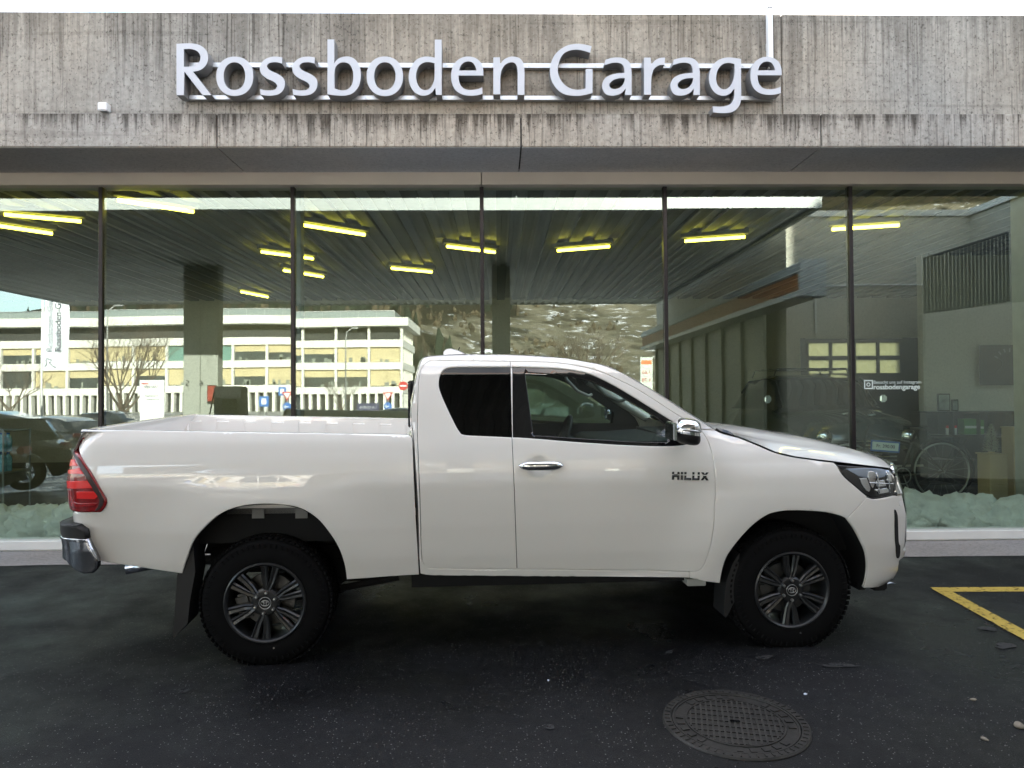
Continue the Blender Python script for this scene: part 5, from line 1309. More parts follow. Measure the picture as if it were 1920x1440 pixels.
text_obj('lettering', 'LA CURVE', .26, Matrix.Translation((0, .034, (a.z+b.z)/2-gz(a.y)-.04)) @ FACE_BACK, M_letter, lb)
rl = thing('street_railing', 'thin grey street railing in front of the office building' , 'railing', (0, -36.5, GX)); mb = MB()
for k in range(40): mb.box(-38+k*1.0-.02, -38+k*1.0+.02, -.02, .02, 0, 1.0)
mb.build('posts', M_gpost, rl); MB().box(-38.1, 1.2, -.025, .025, 1.0, 1.05).build('top_rail', M_gpost, rl); MB().box(-38.1, 1.2, -.02, .02, .5, .53).build('middle_rail', M_gpost, rl)
# street lamps
for i, (px, top, dist, lab) in enumerate(((646, 612, 62, 'slim street lamp in front of the office building right part' ), (204, 575, 50, 'slim tall street lamp beside the wide bare tree' ))):
    c = seen_in_glass(px, top, dist); t_ = thing('street_lamp', lab, 'street lamp', G_(c.x, c.y)); h_ = c.z-gz(c.y)
    MB().tube([(0, 0, 0), (0, 0, h_-1), (.08, 0, h_-.3), (.5, 0, h_)], [.07, .05, .045, .04], 8).build('mast', M_gpost, t_, smooth=True); MB().bbox(.45, 1.1, -.12, .12, h_-.04, h_+.06, .03).build('lamp_head', M_gpost, t_)
# ---- generic parked cars
def parked_car(label, x, y, z, rz, paint, size=1.0, group=None):
    t_ = thing('parked_car', label, 'car', (x, y, z), rz, group=group); s_ = size; hw = .89*s_
    tabs = dict(top=[(-2.15, .78), (-2.05, .92), (-1.2, .97), (0, .97), (1.0, .93), (1.7, .84), (2.1, .68), (2.18, .55)], bot=[(-2.15, .35), (-1.9, .24), (1.9, .22), (2.18, .32)], w=[(-2.18, .74), (-2.0, .93), (-1.2, 1), (1.2, 1), (1.9, .93), (2.18, .70)])
    rows = []
    for x_ in np.linspace(-2.18, 2.18, 34):
        tp, bt, w2 = interp(x_, tabs['top']), interp(x_, tabs['bot']), interp(x_, tabs['w'])*hw
        for xc in (-1.32, 1.34):
            if abs(x_-xc) < .36: bt = max(bt, .33+math.sqrt(max(0, .36**2-(x_-xc)**2))*.98)
        bt = min(bt, tp-.12); rows.append([Vector((x_*s_, w2*a, (bt+(tp-bt)*c)*s_)) for a, c in ((-.9, 0), (-1, .25), (-1.0, .62), (-.95, .9), (-.8, 1), (0, 1.03), (.8, 1), (.95, .9), (1, .62), (1, .25), (.9, 0))])
    loft(rows, 'body', paint, t_)
    g_ = [(-2.0, .95, .0), (-1.75, 1.30, .5), (-1.3, 1.43, .85), (-.6, 1.48, 1), (.2, 1.45, .95), (.75, 1.22, .5), (1.25, .93, 0)]
    rows = []
    for x_, z_, k in g_: rows.append([Vector((x_*s_, a*hw, (.93+(z_-.93)*c)*s_)) for a, c in ((-.93, 0), (-.84, .6), (-.76, .93), (-.6, 1), (0, 1.02), (.6, 1), (.76, .93), (.84, .6), (.93, 0))])
    loft(rows, 'glasshouse', M_tintp, t_)
    loft([[v+Vector((0, 0, .012)) for v in r_[2:7]] for r_ in rows[1:5]], 'roof', paint, t_)
    for x_ in (-1.32, 1.34):
        for sg_ in (-1, 1):
            e = bpy.data.objects.new('wheel', None); COL.objects.link(e); e.parent = t_; e.location = (x_*s_, sg_*(hw-.11), .32*s_); e.rotation_euler = (0, 0, 0 if sg_ < 0 else math.pi)
            MB().lathe([(.2, -.09), (.30, -.095), (.32, -.06), (.32, .09), (.3, .1), (.2, .1)], 28).build('tyre', M_rubber, e, smooth=True)
            rm = MB(); rm.lathe([(.21, -.085), (.20, -.06), (.18, .05)], 28)
            for q in range(5): rm.box(.02, .2, -.075, -.05, -.025, .025, Matrix.Rotation(q*2*math.pi/5, 4, 'Y'))
            rm.build('rim', M_rail, e)
    for sg_ in (-1, 1):
        MB().bbox(2.0*s_, 2.14*s_, sg_*hw*.62-.16, sg_*hw*.62+.16, .62*s_, .74*s_, .03).build('headlamp', M_hl, t_)
        MB().bbox(-2.17*s_, -2.05*s_, sg_*hw*.66-.14, sg_*hw*.66+.14, .74*s_, .88*s_, .03).build('tail_lamp', M_redd, t_)
        MB().bbox(.55*s_, .75*s_, sg_*(hw+.09)-.08, sg_*(hw+.09)+.08, .92*s_, 1.05*s_, .03).build('door_mirror', M_dark, t_)
M_tintp = pmat('dark car window', (.01, .012, .014), .05, 0, .8)
M_cardk = pmat('dark grey car paint', (.035, .038, .045), .25, .4, 1); M_carbk = pmat('black car paint', (.008, .009, .011), .15, .1, 1); M_carsil = pmat('silver car paint', (.30, .32, .34), .3, .6, 1)
c = seen_in_glass(92, 840, 27.5); parked_car('dark grey hatchback standing on the forecourt behind the photographer, mirrored left of the tail lamp', c.x, c.y, gz(c.y), R(200), M_cardk)
c = seen_in_glass(175, 790, 38); parked_car('grey car beyond the dark hatchback, partly hidden' , c.x, c.y, gz(c.y), R(185), M_cardk)
c = seen_in_glass(30, 950, 12.4); parked_car('black car close to the glass at the left edge, mirrored behind the truck tail', c.x-1.6, c.y+.1, gz(c.y), R(178), M_carbk)
c = seen_in_glass(765, 785, 46); parked_car('dark estate car on the street near the no-entry sign' , c.x, c.y, gz(c.y), R(0), M_carbk)
# ---- concrete wall, forecourt shop and railing on the right
yw = 2*D-15.0; a = seen_in_glass(1505, 408, 15.0); b = seen_in_glass(1820, 409, 15.0)
wl = thing('side_building', 'grey concrete building wall with pale coping right of the canopy, mirrored in the right panes', 'building', (a.x, yw, gz(yw)))
mb = MB(); mb.box(a.x-.4, b.x+3, yw-12, yw, gz(yw)-.6, a.z); mb.box(b.x, b.x+3, yw, yw+6.3, gz(yw)-.6, a.z-.002); wb(mb, 'wall', M_conc_in, wl)
mb = MB(); mb.box(a.x-.42, b.x-.02, yw-.2, yw+.04, a.z+.002, a.z+.13); mb.box(b.x-.06, b.x+.2, yw+.04, yw+6.3, a.z+.002, a.z+.13); wb(mb, 'coping', M_sill, wl)
p1_, p2_ = seen_in_glass(1530, 537, 14.9), seen_in_glass(1830, 537, 14.9); mb = MB(); mb.cyl((p1_.x, yw+.08, p1_.z), (p2_.x, yw+.08, p1_.z), .02, 8); mb.cyl((p1_.x-.02, yw+.08, p1_.z+.02), (p1_.x-.02, yw+.08, p1_.z-1.0), .02, 8); wb(mb, 'pipe', M_sill, wl)
rp_ = thing('ramp_railing', 'grey barred railing on a low concrete ramp wall, mirrored in the last pane', 'railing', (b.x, yw+1.3, gz(yw)))
yr = yw+1.2; r1, r2 = seen_in_glass(1737, 485, 2*D-yr), seen_in_glass(1737, 592, 2*D-yr); e1, e2 = seen_in_glass(1893, 437, 2*D-yr-.6), seen_in_glass(1893, 568, 2*D-yr-.6); mb = MB(); xe = e1.x; M_bar = pmat('dark railing bar', (.06, .065, .07), .5)
mt_ = MB(); k = 22
for i in range(k+1):
    t = i/k; x = r1.x+(xe-r1.x)*t; yy = yr+t*.6; mt_.box(x-.022, x+.022, yy-.01, yy+.01, r2.z+(e2.z-r2.z)*t, r1.z+(e1.z-r1.z)*t)
wb(mt_, 'bars', M_bar, rp_); mb = MB(); mb.tube([(r1.x, yr, r1.z), (xe, yr+.6, e1.z)], .02, 6); mb.tube([(r1.x, yr, r2.z+.04), (xe, yr+.6, e2.z+.04)], .015, 6); wb(mb, 'rails', M_bar, rp_)
mb = MB(); zz0 = gz(yr)-.3; A_ = [(r1.x-.1, yr-.05), (xe+.3, yr+.55), (xe+.3, yr+.75), (r1.x-.1, yr+.15)]; za, zb3 = r2.z-.004, e2.z-.004; mb.add([(p[0], p[1], zz0) for p in A_]+[(A_[0][0], A_[0][1], za), (A_[1][0], A_[1][1], zb3), (A_[2][0], A_[2][1], zb3), (A_[3][0], A_[3][1], za)], [(0, 3, 2, 1), (4, 5, 6, 7), (0, 1, 5, 4), (1, 2, 6, 5), (2, 3, 7, 6), (3, 0, 4, 7)]); wb(mb, 'ramp_wall', M_conc_in, rp_)
sf0, sf1 = seen_in_glass(1510, 487, 12.2), seen_in_glass(1510, 556, 12.2)
sh = thing('forecourt_shop', 'low shop with long white and orange fascia beam, seen in the fifth pane', 'shop', (5.3, -5, gz(-5)))
fx = 5.22; mb = MB(); pf = [(0, sf1.z), (0, sf1.z+.10), (.05, sf1.z+.10), (.05, sf0.z-.22), (0, sf0.z-.22), (.03, sf0.z-.06), (.12, sf0.z), (.5, sf0.z+.02), (.5, sf1.z)]
mb.prism(pf, -11.3, 2*D-12.2, lambda a, b, d: Vector((fx+a, d, b))); wb(mb, 'fascia_beam', M_cwhite, sh)
mb = MB(); mb.box(fx+.03, fx+.05, -11.2, 2*D-12.3, sf1.z+.12, sf0.z-.24); wb(mb, 'orange_band', pmat('faded orange band', (.33, .14, .05), .6), sh)
mb = MB(); mb.box(fx-.004, fx+.10, 2*D-12.2, 2*D-12.1, sf1.z-.0, sf0.z+.0); wb(mb, 'beam_end', M_cwhite, sh)
mb = MB(); mb.box(fx+.5, a.x-.41, -11.3, yw-.3, sf1.z+.1, sf1.z+.4); wb(mb, 'shop_roof', M_conc_in, sh)
mb = MB(); mb.box(fx+.55, fx+.6, -11.2, yw-.35, gz(0)-.5, sf1.z+.09); wb(mb, 'shop_glazing', pmat('dull shop glazing', (.07, .085, .055), .5, var=(.7, .6)), sh)
mb = MB()
for i in range(8): mb.box(fx+.48, fx+.549, -11.2+i*1.45, -11.1+i*1.45, gz(0)-.5, sf1.z+.095)
wb(mb, 'glazing_posts', pmat('grey glazing post', (.16, .17, .14), .6), sh)
# price board seen beside the fourth mullion
a, b = seen_in_glass(1203, 676, 40), seen_in_glass(1226, 722, 40); pb2 = thing('price_board', 'pale fuel price board with red digits beside the fourth mullion, mirrored above the truck windscreen', 'price board', G_((a.x+b.x)/2, a.y))
hb = a.z-gz(a.y); wv = b.x-a.x; MB().bbox(-wv/2, wv/2, -.08, .08, 0, hb+.3, .01).build('board', pmat('pale board', (.55, .62, .55), .5), pb2)
MB().bbox(-wv/2+.05, wv/2-.05, .08, .09, hb-.1, hb+.12, .003).build('header', M_orange, pb2)
for i, tx in enumerate(('1.60', '1.78')): text_obj('digits', tx, .30, Matrix.Translation((0, .09, hb-.55-i*.42)) @ FACE_BACK, M_red, pb2)

# ================================================================== INSIDE THE SHOWROOM
M_tube = pmat('lit tube', (.8, .7, .3), .5, emit=((1, .82, .07), 3.6)); M_hous = pmat('lamp housing', (.12, .12, .11), .6)
zl = zc-.14
tubes = [(8, 402, 152, 415, 'upper of the two at the far left'), (-45, 417, 98, 438, 'lower of the two at the far left'), (220, 375, 363, 397, 'just right of the first mullion'), (570, 422, 684, 440, 'large one just right of the second mullion'), (838, 462, 928, 473, 'crossing the third mullion'), (1045, 470, 1143, 462, 'first right of the third mullion'), (1284, 452, 1397, 444, 'right of the fourth mullion'), (1560, 430, 1686, 422, 'crossing the fifth mullion'), (490, 472, 587, 485, 'upper of the two crossing the second mullion'), (532, 507, 606, 519, 'lower of the two crossing the second mullion'), (734, 503, 810, 510, 'small one in the middle of the third pane'), (452, 547, 502, 557, 'small low one left of the second mullion')]
for x0, y0, x1, y1, lab in tubes:
    d0, d1 = (ray(x0, y0)), (ray(x1, y1)); P_ = C0+d0*((zl-CAM_H)/d0.z); Q_ = C0+d1*((zl-CAM_H)/d1.z)
    if P_.y > YB-.4 or Q_.y > YB-.4:
        k = (YB-.6)/max(P_.y, Q_.y); P_ = C0+(P_-C0)*k; Q_ = C0+(Q_-C0)*k
    mid = (P_+Q_)/2; t_ = thing('tube_lamp', 'lit yellow ceiling tube lamp, '+lab, 'ceiling lamp', mid, group='tube lamps on the showroom ceiling')
    MB().tube([P_-mid, Q_-mid], .021, 10).build('tube', M_tube, t_, smooth=True)
    dv = (Q_-P_).normalized(); nrm = Vector((-dv.y, dv.x, 0)); Mx = Matrix.Translation((0, 0, .06)) @ (dv.to_track_quat('X', 'Z').to_matrix().to_4x4()); ln = (Q_-P_).length/2+.05
    MB().bbox(-ln, ln, -.05, .05, -.02, .05, .01, 1, M=Mx).build('housing', M_hous, t_)
# artificial snow along the glass
M_cot = pmat('greenish white cotton', (.90, .93, .89), .95, sheen=.5, bump=(30, .8, .02), var=(5, .12))
random.seed(21)
def cotton(x0, x1, label):
    bm = bmesh.new(); x = x0
    while x < x1:
        r_ = random.uniform(.14, .24); bmm = bmesh.ops.create_icosphere(bm, subdivisions=4, radius=1)['verts']
        yy = random.uniform(D+.26, D+.40); zz = zf+random.uniform(.05, .12); sd_ = Vector((random.random()*50, 0, 0))
        for v in bmm:
            n1 = v.co.copy(); k = 1+.34*noise.noise(n1*1.6+sd_)+.24*noise.noise(n1*4+sd_)+.12*noise.noise(n1*9+sd_)
            v.co = Vector((n1.x*r_*1.5*k+x, n1.y*r_*k+yy, max(zf+.002, n1.z*r_*k*1.05+zz)))
        x += r_*.62
    me = bpy.data.meshes.new('cotton_snow'); bm.to_mesh(me); bm.free(); me.materials.append(M_cot); me.polygons.foreach_set('use_smooth', [True]*len(me.polygons)); o = bpy.data.objects.new('cotton_snow', me); COL.objects.link(o); props(o, label, 'decoration', kind='stuff')
cotton(-5.4, -3.0, 'greenish white cotton snow inside the window left of the truck'); cotton(3.5, 5.6, 'greenish white cotton snow inside the window right of the truck')
# bicycle
bc = at(1766, 893, 8.05); bk = thing('bicycle', 'black city bicycle behind the glass above the truck bonnet', 'bicycle', (bc.x, 8.05, zf)); M_bike = pmat('black bicycle frame', (.012, .013, .014), .2, 0, .8); M_brim = pmat('bicycle rim', (.30, .31, .30), .3, .8)
rw_ = .345; fxw = -1.08; zw = bc.z-zf; rw_ = zw if False else .345
zw = rw_+.16
def bwheel(x):
    e = bpy.data.objects.new('wheel', None); COL.objects.link(e); e.parent = bk; e.location = (x, 0, zw)
    MB().tube([(rw_*math.cos(t), 0, rw_*math.sin(t)) for t in [2*math.pi*i/48 for i in range(48)]], .017, 6, closed=True).build('tyre', M_rubber, e, smooth=True)
    MB().tube([((rw_-.028)*math.cos(t), 0, (rw_-.028)*math.sin(t)) for t in [2*math.pi*i/48 for i in range(48)]], .011, 6, closed=True).build('rim', M_brim, e, smooth=True)
    mb = MB()
    for i in range(18): t = 2*math.pi*i/18; mb.tube([(0, .02*(-1)**i, 0), ((rw_-.03)*math.cos(t+.1), 0, (rw_-.03)*math.sin(t+.1))], .0016, 3)
    mb.cyl((0, -.04, 0), (0, .04, 0), .02, 8); mb.build('spokes', M_brim, e)
bwheel(0); bwheel(fxw)
H = lambda x, z: (x, 0, z+.16)
mb = MB(); mb.tube([H(-.48, .30), H(-.30, .78)], .016, 8); mb.tube([H(-.48, .30), H(-.88, .62)], .018, 8); mb.tube([H(-.34, .66), H(-.86, .78)], .016, 8); mb.tube([H(-.84, .88), H(-.90, .62), H(-1.0, .42), H(-1.08, .345)], .014, 8)
for s_ in (-.04, .04): mb.tube([(0, s_, zw), (-.48, s_*.5, .46)], .010, 6); mb.tube([(0, s_, zw), (-.33, s_*.5, .86)], .009, 6)
mb.build('frame', M_bike, bk, smooth=True)
MB().tube([(-1.0, -.28, 1.16), (-.93, -.30, 1.17), (-.88, -.16, 1.19), (-.85, 0, 1.14), (-.88, .16, 1.19), (-.93, .30, 1.17), (-1.0, .28, 1.16)], .012, 8).build('handlebar', M_chrome, bk, smooth=True)
mb = MB(); mb.bbox(-.42, -.16, -.08, .08, .98, 1.03, .025, 3); mb.cyl((-.30, 0, .92), (-.28, 0, 1.0), .014, 8); mb.build('saddle', M_dark, bk, auto=40)
mb = MB(); mb.tube([(-.12, -.06, .90), (.34, -.06, .90), (.36, .06, .90), (-.12, .06, .90)], .006, 6); mb.tube([(.28, -.06, .9), (0.02, -.05, zw)], .005, 6); mb.tube([(.28, .06, .9), (0.02, .05, zw)], .005, 6)
mb.tube([((rw_+.035)*math.cos(t), 0, zw+(rw_+.035)*math.sin(t)) for t in np.linspace(-.2, 2.7, 22)], .006, 6); mb.build('rack_and_mudguard', M_bike, bk, smooth=True)
mb = MB(); mb.lathe([(.085, -.004), (.095, -.004), (.095, .004), (.085, .004)], 24, Matrix.Translation((-.48, -.05, .46)), close=True); mb.tube([(-.48, -.06, .46), (-.42, -.06, .31)], .007, 6); mb.bbox(-.46, -.37, -.12, -.06, .295, .32, .004); mb.build('crank', M_brim, bk)
pc = at(1660, 837, 7.85); ps = thing('price_card', 'blue framed card with the price on the bicycle behind the glass', 'price card', pc); ps.rotation_euler = (0, R(5), 0)
MB().bbox(-.165, .165, 0, .006, -.062, .062, .002).build('frame', pmat('blue card frame', (.04, .14, .42), .5), ps); MB().bbox(-.148, .148, -.004, -.0005, -.044, .044, .001).build('card', pmat('pale green card', (.66, .74, .70), .6), ps)
text_obj('lettering', 'Fr. 390.00', .052, Matrix.Translation((0, -.006, 0)) @ FACE_CAM, M_ink, ps, depth=.0005, bold=.0006)
# pedestals with the little tree
M_ped = pmat('tan pedestal', (.62, .50, .28), .5, var=(2, .08)); M_twig = pmat('frosted twig', (.60, .62, .52), .9, bump=(80, 1, .01), var=(60, .5))
pd = at(1861, 946, 8.3); pt_ = at(1861, 852, 8.3)
p1 = thing('pedestal', 'tan square pedestal carrying the little frosted tree behind the right window', 'pedestal', (pd.x, 8.3, zf)); MB().bbox(-.10, .11, -.11, .11, 0, pt_.z-zf, .004).build('column', M_ped, p1, auto=40); MB().bbox(-.115, .125, -.125, .125, pt_.z-zf+.001, pt_.z-zf+.016, .003).build('top_plate', M_ped, p1)
p2 = thing('pedestal', 'taller tan pedestal at the right edge beside the pale column', 'pedestal', (at(1899, 900, 8.5).x, 8.5, zf)); z2_ = at(1899, 800, 8.5).z-zf; MB().bbox(-.06, .10, -.1, .1, 0, z2_-.016, .004).build('column', M_ped, p2); MB().bbox(-.07, .11, -.11, .11, z2_-.015, z2_, .003).build('top_plate', M_ped, p2)
tt_ = thing('small_christmas_tree', 'small frosted cone-shaped christmas tree on the tan pedestal', 'christmas tree', (pd.x, 8.3, pt_.z+.017)); ht_ = at(1858, 795, 8.3).z-pt_.z-.02
random.seed(2); mb = MB()
for i in range(1500):
    z = random.random()**1.3*ht_*.94+.02; r_ = .088*(1-(z/ht_)**1.6)+.006; t = random.random()*6.283; rr_ = r_*random.uniform(.5, 1); d_ = Vector((math.cos(t), math.sin(t), .5)).normalized()
    p_ = Vector((rr_*math.cos(t), rr_*math.sin(t), z)); s_ = d_.cross(Vector((0, 0, 1))).normalized()*.005; mb.add([p_-s_, p_+s_, p_+d_*.022], [(0, 1, 2)])
mb.build('needles', M_twig, tt_); MB().cyl((0, 0, 0), (0, 0, ht_*.9), .008, 6, .003).build('trunk', M_bark, tt_); MB().lathe([(0, 0), (.035, 0), (.035, .015), (0, .02)], 16, axis='Z').build('foot', M_ped, tt_)
# dark counter with goods, poster
ct = at(1738, 772, 10.6); cb_ = thing('display_counter', 'dark open shelving counter behind the right window', 'counter', (ct.x, 10.6, zf)); ch_ = ct.z-zf; M_cnt = pmat('black laminate', (.014, .016, .022), .3)
mb = MB(); wcn = 1.6
mb.box(0, wcn, .38, .42, 0, ch_); mb.box(0, wcn, 0, .38, ch_-.03, ch_)
for z in (0.0, ch_*.33, ch_*.66): mb.box(.02, wcn-.02, .01, .38, z, z+.025)
for x in (0, .4, .8, 1.2, wcn-.02): mb.box(x, x+.02, .002, .379, .0, ch_-.031)
mb.build('carcass', M_cnt, cb_)
def item(name, px, py, y_, w_, h_, label, cat, mat, part='body'):
    c = at(px, py, y_); t_ = thing(name, label, cat, (c.x, y_, c.z)); MB().bbox(-w_/2, w_/2, -.05, .05, 0, h_, .008).build(part, mat, t_); return t_
M_green = pmat('green carton', (.05, .20, .04), .6); M_pic = pmat('grey picture', (.22, .25, .23), .5, var=(9, .6))
zt_ = zf+ch_
for px, w_, h_, lb_ in ((1771, .20, .27, 'larger framed picture standing on the dark counter'), (1792, .11, .18, 'smaller framed picture to the right of the larger one on the dark counter')):
    c = at(px, 770, 10.7); t_ = thing('framed_picture', lb_, 'picture', (c.x, 10.72, zt_+.002)); MB().bbox(-w_/2, w_/2, -.01, .01, 0, h_, .006).build('frame', M_dark, t_); MB().bbox(-w_/2+.02, w_/2-.02, -.014, -.0105, .02, h_-.02, .001).build('picture', M_pic, t_)
zs_ = zf+ch_*.66+.026
for px, w_, h_, lb_, m_ in ((1816, .20, .24, 'green carton on the middle shelf, left of the other green one', M_green), (1834, .12, .22, 'narrower green carton on the middle shelf right of the wide one', M_green)):
    c = at(px, 800, 10.72); t_ = thing('carton', lb_, 'carton', (c.x, 10.75, zs_)); MB().bbox(-w_/2, w_/2, -.08, .08, 0, h_, .004).build('box', m_, t_); MB().box(-w_/2+.01, w_/2-.01, -.084, -.0805, h_*.4, h_*.55).build('label', M_sill, t_)
for i, px in enumerate((1778, 1785, 1793)):
    c = at(px, 815, 10.7); t_ = thing('spray_can', ('leftmost', 'middle', 'rightmost')[i]+' of three small red-capped spray cans on the counter shelf', 'spray can', (c.x, 10.72, zs_), group='spray cans on the counter shelf'); MB().cyl((0, 0, 0), (0, 0, .10), .022, 12).build('can', M_sill, t_, smooth=False); MB().cyl((0, 0, .1002), (0, 0, .135), .017, 12).build('cap', M_redb, t_)
pa_, pb3 = at(1836, 647, 10.9), at(1905, 722, 10.9); po = thing('wall_poster', 'dark blue poster with faint grey lettering on the wall behind the counter', 'poster', ((pa_.x+pb3.x)/2, 10.9, (pa_.z+pb3.z)/2)); wq, hq = (pb3.x-pa_.x)/2, (pa_.z-pb3.z)/2
MB().bbox(-wq, wq, 0, .01, -hq, hq, .002).build('sheet', pmat('dark poster', (.012, .016, .03), .4), po)
M_grey = pmat('faint grey print', (.16, .17, .19), .6); text_obj('lettering', 'nouvelle', .075, Matrix.Translation((-.11, -.003, hq-.10)) @ FACE_CAM, M_grey, po, depth=.0005) if False else None
MB().tube([(-.02+.1*math.sin(i*.4), -.004, -.1+.03*i) for i in range(8)], .004, 4).build('drawn_line', M_grey, po)
mb = MB(); 
for i in range(7):
    t = R(150-i*22); mb.box(-.012, .012, -.004, -.001, -.03, .03, Matrix.Translation((wq*.6+.22*math.cos(t), 0, hq-.30+.22*math.sin(t))) @ Matrix.Rotation(-(t-math.pi/2), 4, 'Y'))
mb.build('drawn_arc', M_grey, po)
# wall standing behind counter and poster, mezzanine wall
ma = at(1727, 600, 11.1); mb = MB(); mb.box(ma.x, XR, 11.06, 11.2, zf, zc); gb(mb, 'inner_wall', M_conc_in)
# window lettering
st_ = thing('window_sticker', 'white sticker lettering with a square camera icon on the glass right of the fifth mullion', 'sticker', at(1667, 722, D+.006)); M_stk = pmat('pale sticker', (.62, .70, .66), .6)
s1 = at(1638, 717, D); s2 = at(1638, 726, D); o0 = st_.location
text_obj('lettering', 'Besucht uns auf Instagram', .047, Matrix.Translation((s1.x-o0.x, 0, s1.z-o0.z)) @ FACE_CAM, M_stk, st_, depth=.0004, align='LEFT'); text_obj('lettering', 'rossbodengarage', .070, Matrix.Translation((s2.x-o0.x, 0, s2.z-o0.z)) @ FACE_CAM, M_stk, st_, depth=.0004, align='LEFT', bold=.0015)
ic = at(1629, 721, D); ix, iz = ic.x-o0.x, ic.z-o0.z; mb = MB()
sq = lambda r_: [(ix-r_, iz-r_), (ix+r_, iz-r_), (ix+r_, iz+r_), (ix-r_, iz+r_)]
mb.prism(sq(.046), -.001, .001, lambda a, b, d: Vector((a, d, b)), [sq(.034)[::-1]]); mb.lathe([(.012, -.001), (.021, -.001), (.021, .001), (.012, .001)], 20, Matrix.Translation((ix, 0, iz)), close=True); mb.build('icon', M_stk, st_)
# unseen block added to shade the right side of the forecourt
nb2 = thing('added_shade_block', 'unseen tall plain block added right of the showroom to shade the forecourt', 'building', (17, 12, gz(12))); mb = MB(); mb.box(-4.8, 5, -4, 3.5, 0, 13); mb.box(-5, 5, 6.9, 12, 0, 11.6); mb.box(-4.85, 5, 3.5, 6.9, 0, 10.0); mb.build('wall', M_conc_in, nb2); MB().box(-4.85, 5.1, -4.1, 3.55, 13.003, 13.2).build('roof', M_sill, nb2)
# old small car facing the window
oc = at(1580, 900, 10.2); vc = thing('vintage_car', 'dark old-fashioned small car with round headlamps and roof rack inside the showroom', 'car', (oc.x+.05, 11.4, zf)); vc.scale = (1.12, 1.12, 1.15); M_old = pmat('dark green old paint', (.03, .045, .045), .12, 0, 1)
def vrow(y, ws, zs): return [Vector((a, y, b)) for a, b in zip(ws, zs)]
rows = []
for y, hw, zt2_, zb2 in ((-1.62, .52, .62, .30), (-1.60, .66, .78, .25), (-1.45, .72, .92, .22), (-1.0, .76, 1.02, .20), (-.5, .80, 1.06, .20), (.8, .82, 1.06, .2), (1.5, .74, .95, .25), (1.6, .5, .7, .3)):
    rows.append([Vector((hw*a, y, zb2+(zt2_-zb2)*b)) for a, b in ((-.9, 0), (-1, .3), (-1, .7), (-.88, .93), (-.5, 1), (0, 1.03), (.5, 1), (.88, .93), (1, .7), (1, .3), (.9, 0))])
loft(rows, 'body', M_old, vc)
rows = []
for y, hw, z in ((-.62, .70, 1.04), (-.42, .66, 1.30), (-.30, .62, 1.42), (0, .62, 1.47), (.8, .62, 1.45), (1.1, .64, 1.25), (1.3, .66, 1.04)):
    rows.append([Vector((a*hw, y, 1.0+(z-1.0)*b)) for a, b in ((-1.06, 0), (-1, .6), (-.95, .9), (-.8, 1), (0, 1.03), (.8, 1), (.95, .9), (1, .6), (1.06, 0))])
loft(rows, 'cabin', M_tintp, vc); loft([[v+Vector((0, 0, .012)) for v in r_[2:7]] for r_ in rows[2:6]], 'roof', M_old, vc)
for s_ in (-1, 1):
    MB().lathe([(0, -.03), (.07, -.022), (.085, 0), (.095, .005), (.095, .03)], 24, Matrix.Translation((s_*.52, -1.62, .70))).build('headlamp', M_chrome, vc, smooth=True)
    e = bpy.data.objects.new('wheel', None); COL.objects.link(e); e.parent = vc; e.location = (s_*.66, -1.05, .26); e.rotation_euler = (0, 0, R(90)); MB().lathe([(.14, -.08), (.24, -.085), (.26, -.05), (.26, .05), (.24, .085), (.14, .08)], 24).build('tyre', M_rubber, e, smooth=True); MB().lathe([(0, -.05), (.1, -.06), (.145, -.07)], 20).build('hubcap', M_chrome, e, smooth=True)
    MB().tube([(s_*.64, -.66, 1.06), (s_*.60, -.33, 1.41)], .014, 6).build('screen_pillar', M_chrome, vc)
    MB().bbox(s_*.80-.05, s_*.80+.05, -.55, -.5, 1.1, 1.2, .02).build('door_mirror', M_chrome, vc)
mb = MB()
for i in range(6): mb.box(-.34, .34, -1.655, -1.63, .42+i*.045, .437+i*.045)
mb.build('grille', M_chrome, vc); MB().tube([(-.74, -1.5, .36), (-.6, -1.72, .36), (.6, -1.72, .36), (.74, -1.5, .36)], .03, 8).build('bumper', M_chrome, vc, smooth=True)
mb = MB()
for s_ in (-.5, .5): mb.tube([(s_, -.15, 1.56), (s_, .8, 1.56)], .012, 6)
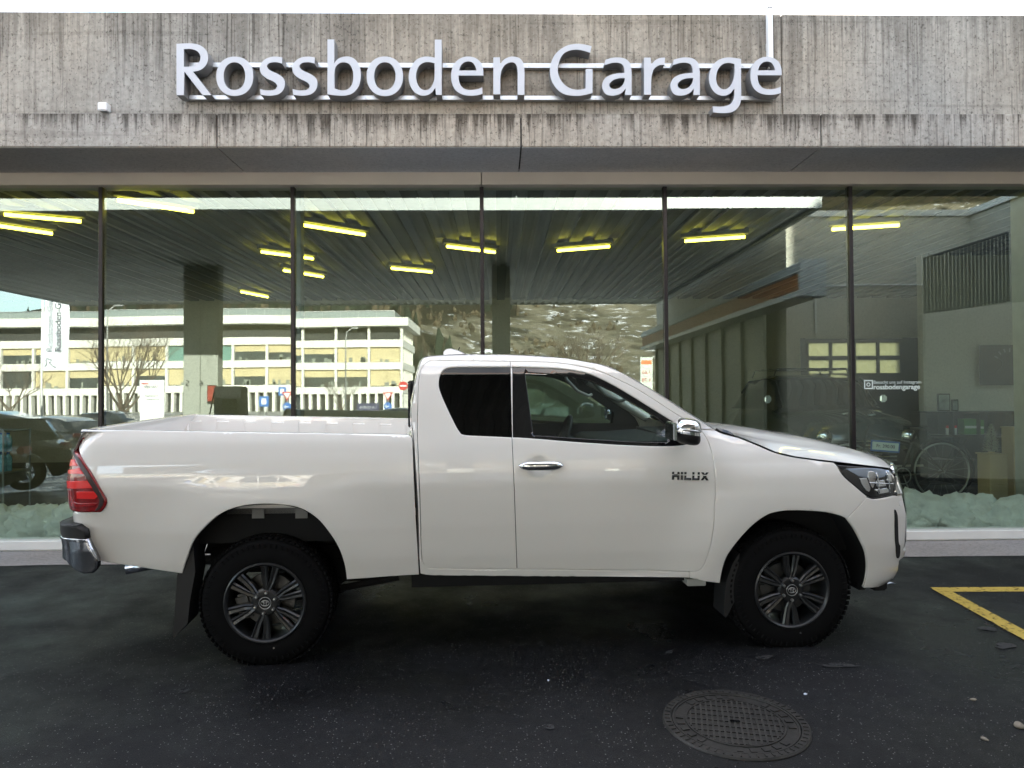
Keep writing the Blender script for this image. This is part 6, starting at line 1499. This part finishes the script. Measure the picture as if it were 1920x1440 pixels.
for y in (-.1, .2, .5, .75): mb.tube([(-.5, y, 1.57), (.5, y, 1.57)], .010, 6)
for s_ in (-.55, .55):
    for y in (-.1, .75): mb.tube([(s_*.92, y, 1.56), (s_, y, 1.46)], .01, 6)
mb.build('roof_rack', M_chrome, vc)
# water bottles on a trolley at the far left
wt = at(6, 880, 8.0); tr_ = thing('shop_trolley', 'low wire trolley loaded with shrink-wrapped water bottles at the left edge behind the glass', 'trolley', (wt.x-.1, 8.0, zf)); zt3 = at(6, 880, 8.0).z-zf
mb = MB()
for x in (-.35, .25):
    for y in (-.22, .22): mb.tube([(x, y, .06), (x, y, zt3+.45)], .010, 6)
for z in (zt3-.02, zt3+.43): mb.tube([(-.35, -.22, z), (.25, -.22, z), (.25, .22, z), (-.35, .22, z)], .008, 6, closed=True)
mb.build('wire_frame', M_gpost, tr_); MB().box(-.35, .25, -.22, .22, zt3-.03, zt3-.012).build('tray', M_gpost, tr_)
for x in (-.35, .25):
    for y in (-.22, .22): MB().lathe([(0, -.015), (.05, -.015), (.05, .015), (0, .015)], 14, Matrix.Translation((x, y, .05))).build('castor', M_rubber, tr_)
M_bot = pmat('blue water bottle', (.22, .48, .62), .1, 0, .6, var=(30, .3)); k = 0
proto = None
for lay in range(2):
    for i in range(7):
        for j in range(2):
            x, y, z = -.30+i*.083, -.15+j*.085, zt3-.010+lay*.215
            if proto is None:
                proto = thing('water_bottle', 'blue-capped water bottle in the stacked pack on the trolley at the left edge', 'bottle', (x, y, z), group='packed water bottles on the trolley'); pp = [MB().lathe([(0, 0), (.036, .0), (.039, .02), (.037, .07), (.039, .12), (.034, .155), (.014, .185), (.014, .192)], 14, axis='Z').build('bottle_body', M_bot, proto, smooth=True), MB().lathe([(.016, .188), (.016, .205), (0, .205)], 12, axis='Z').build('cap', M_blue, proto)]; r_ = proto
            else:
                r_ = proto.copy(); COL.objects.link(r_)
                for o_ in pp: c = o_.copy(); COL.objects.link(c); c.parent = r_
            r_.location = Vector((wt.x-.1+x, 8.0+y, zf+z))
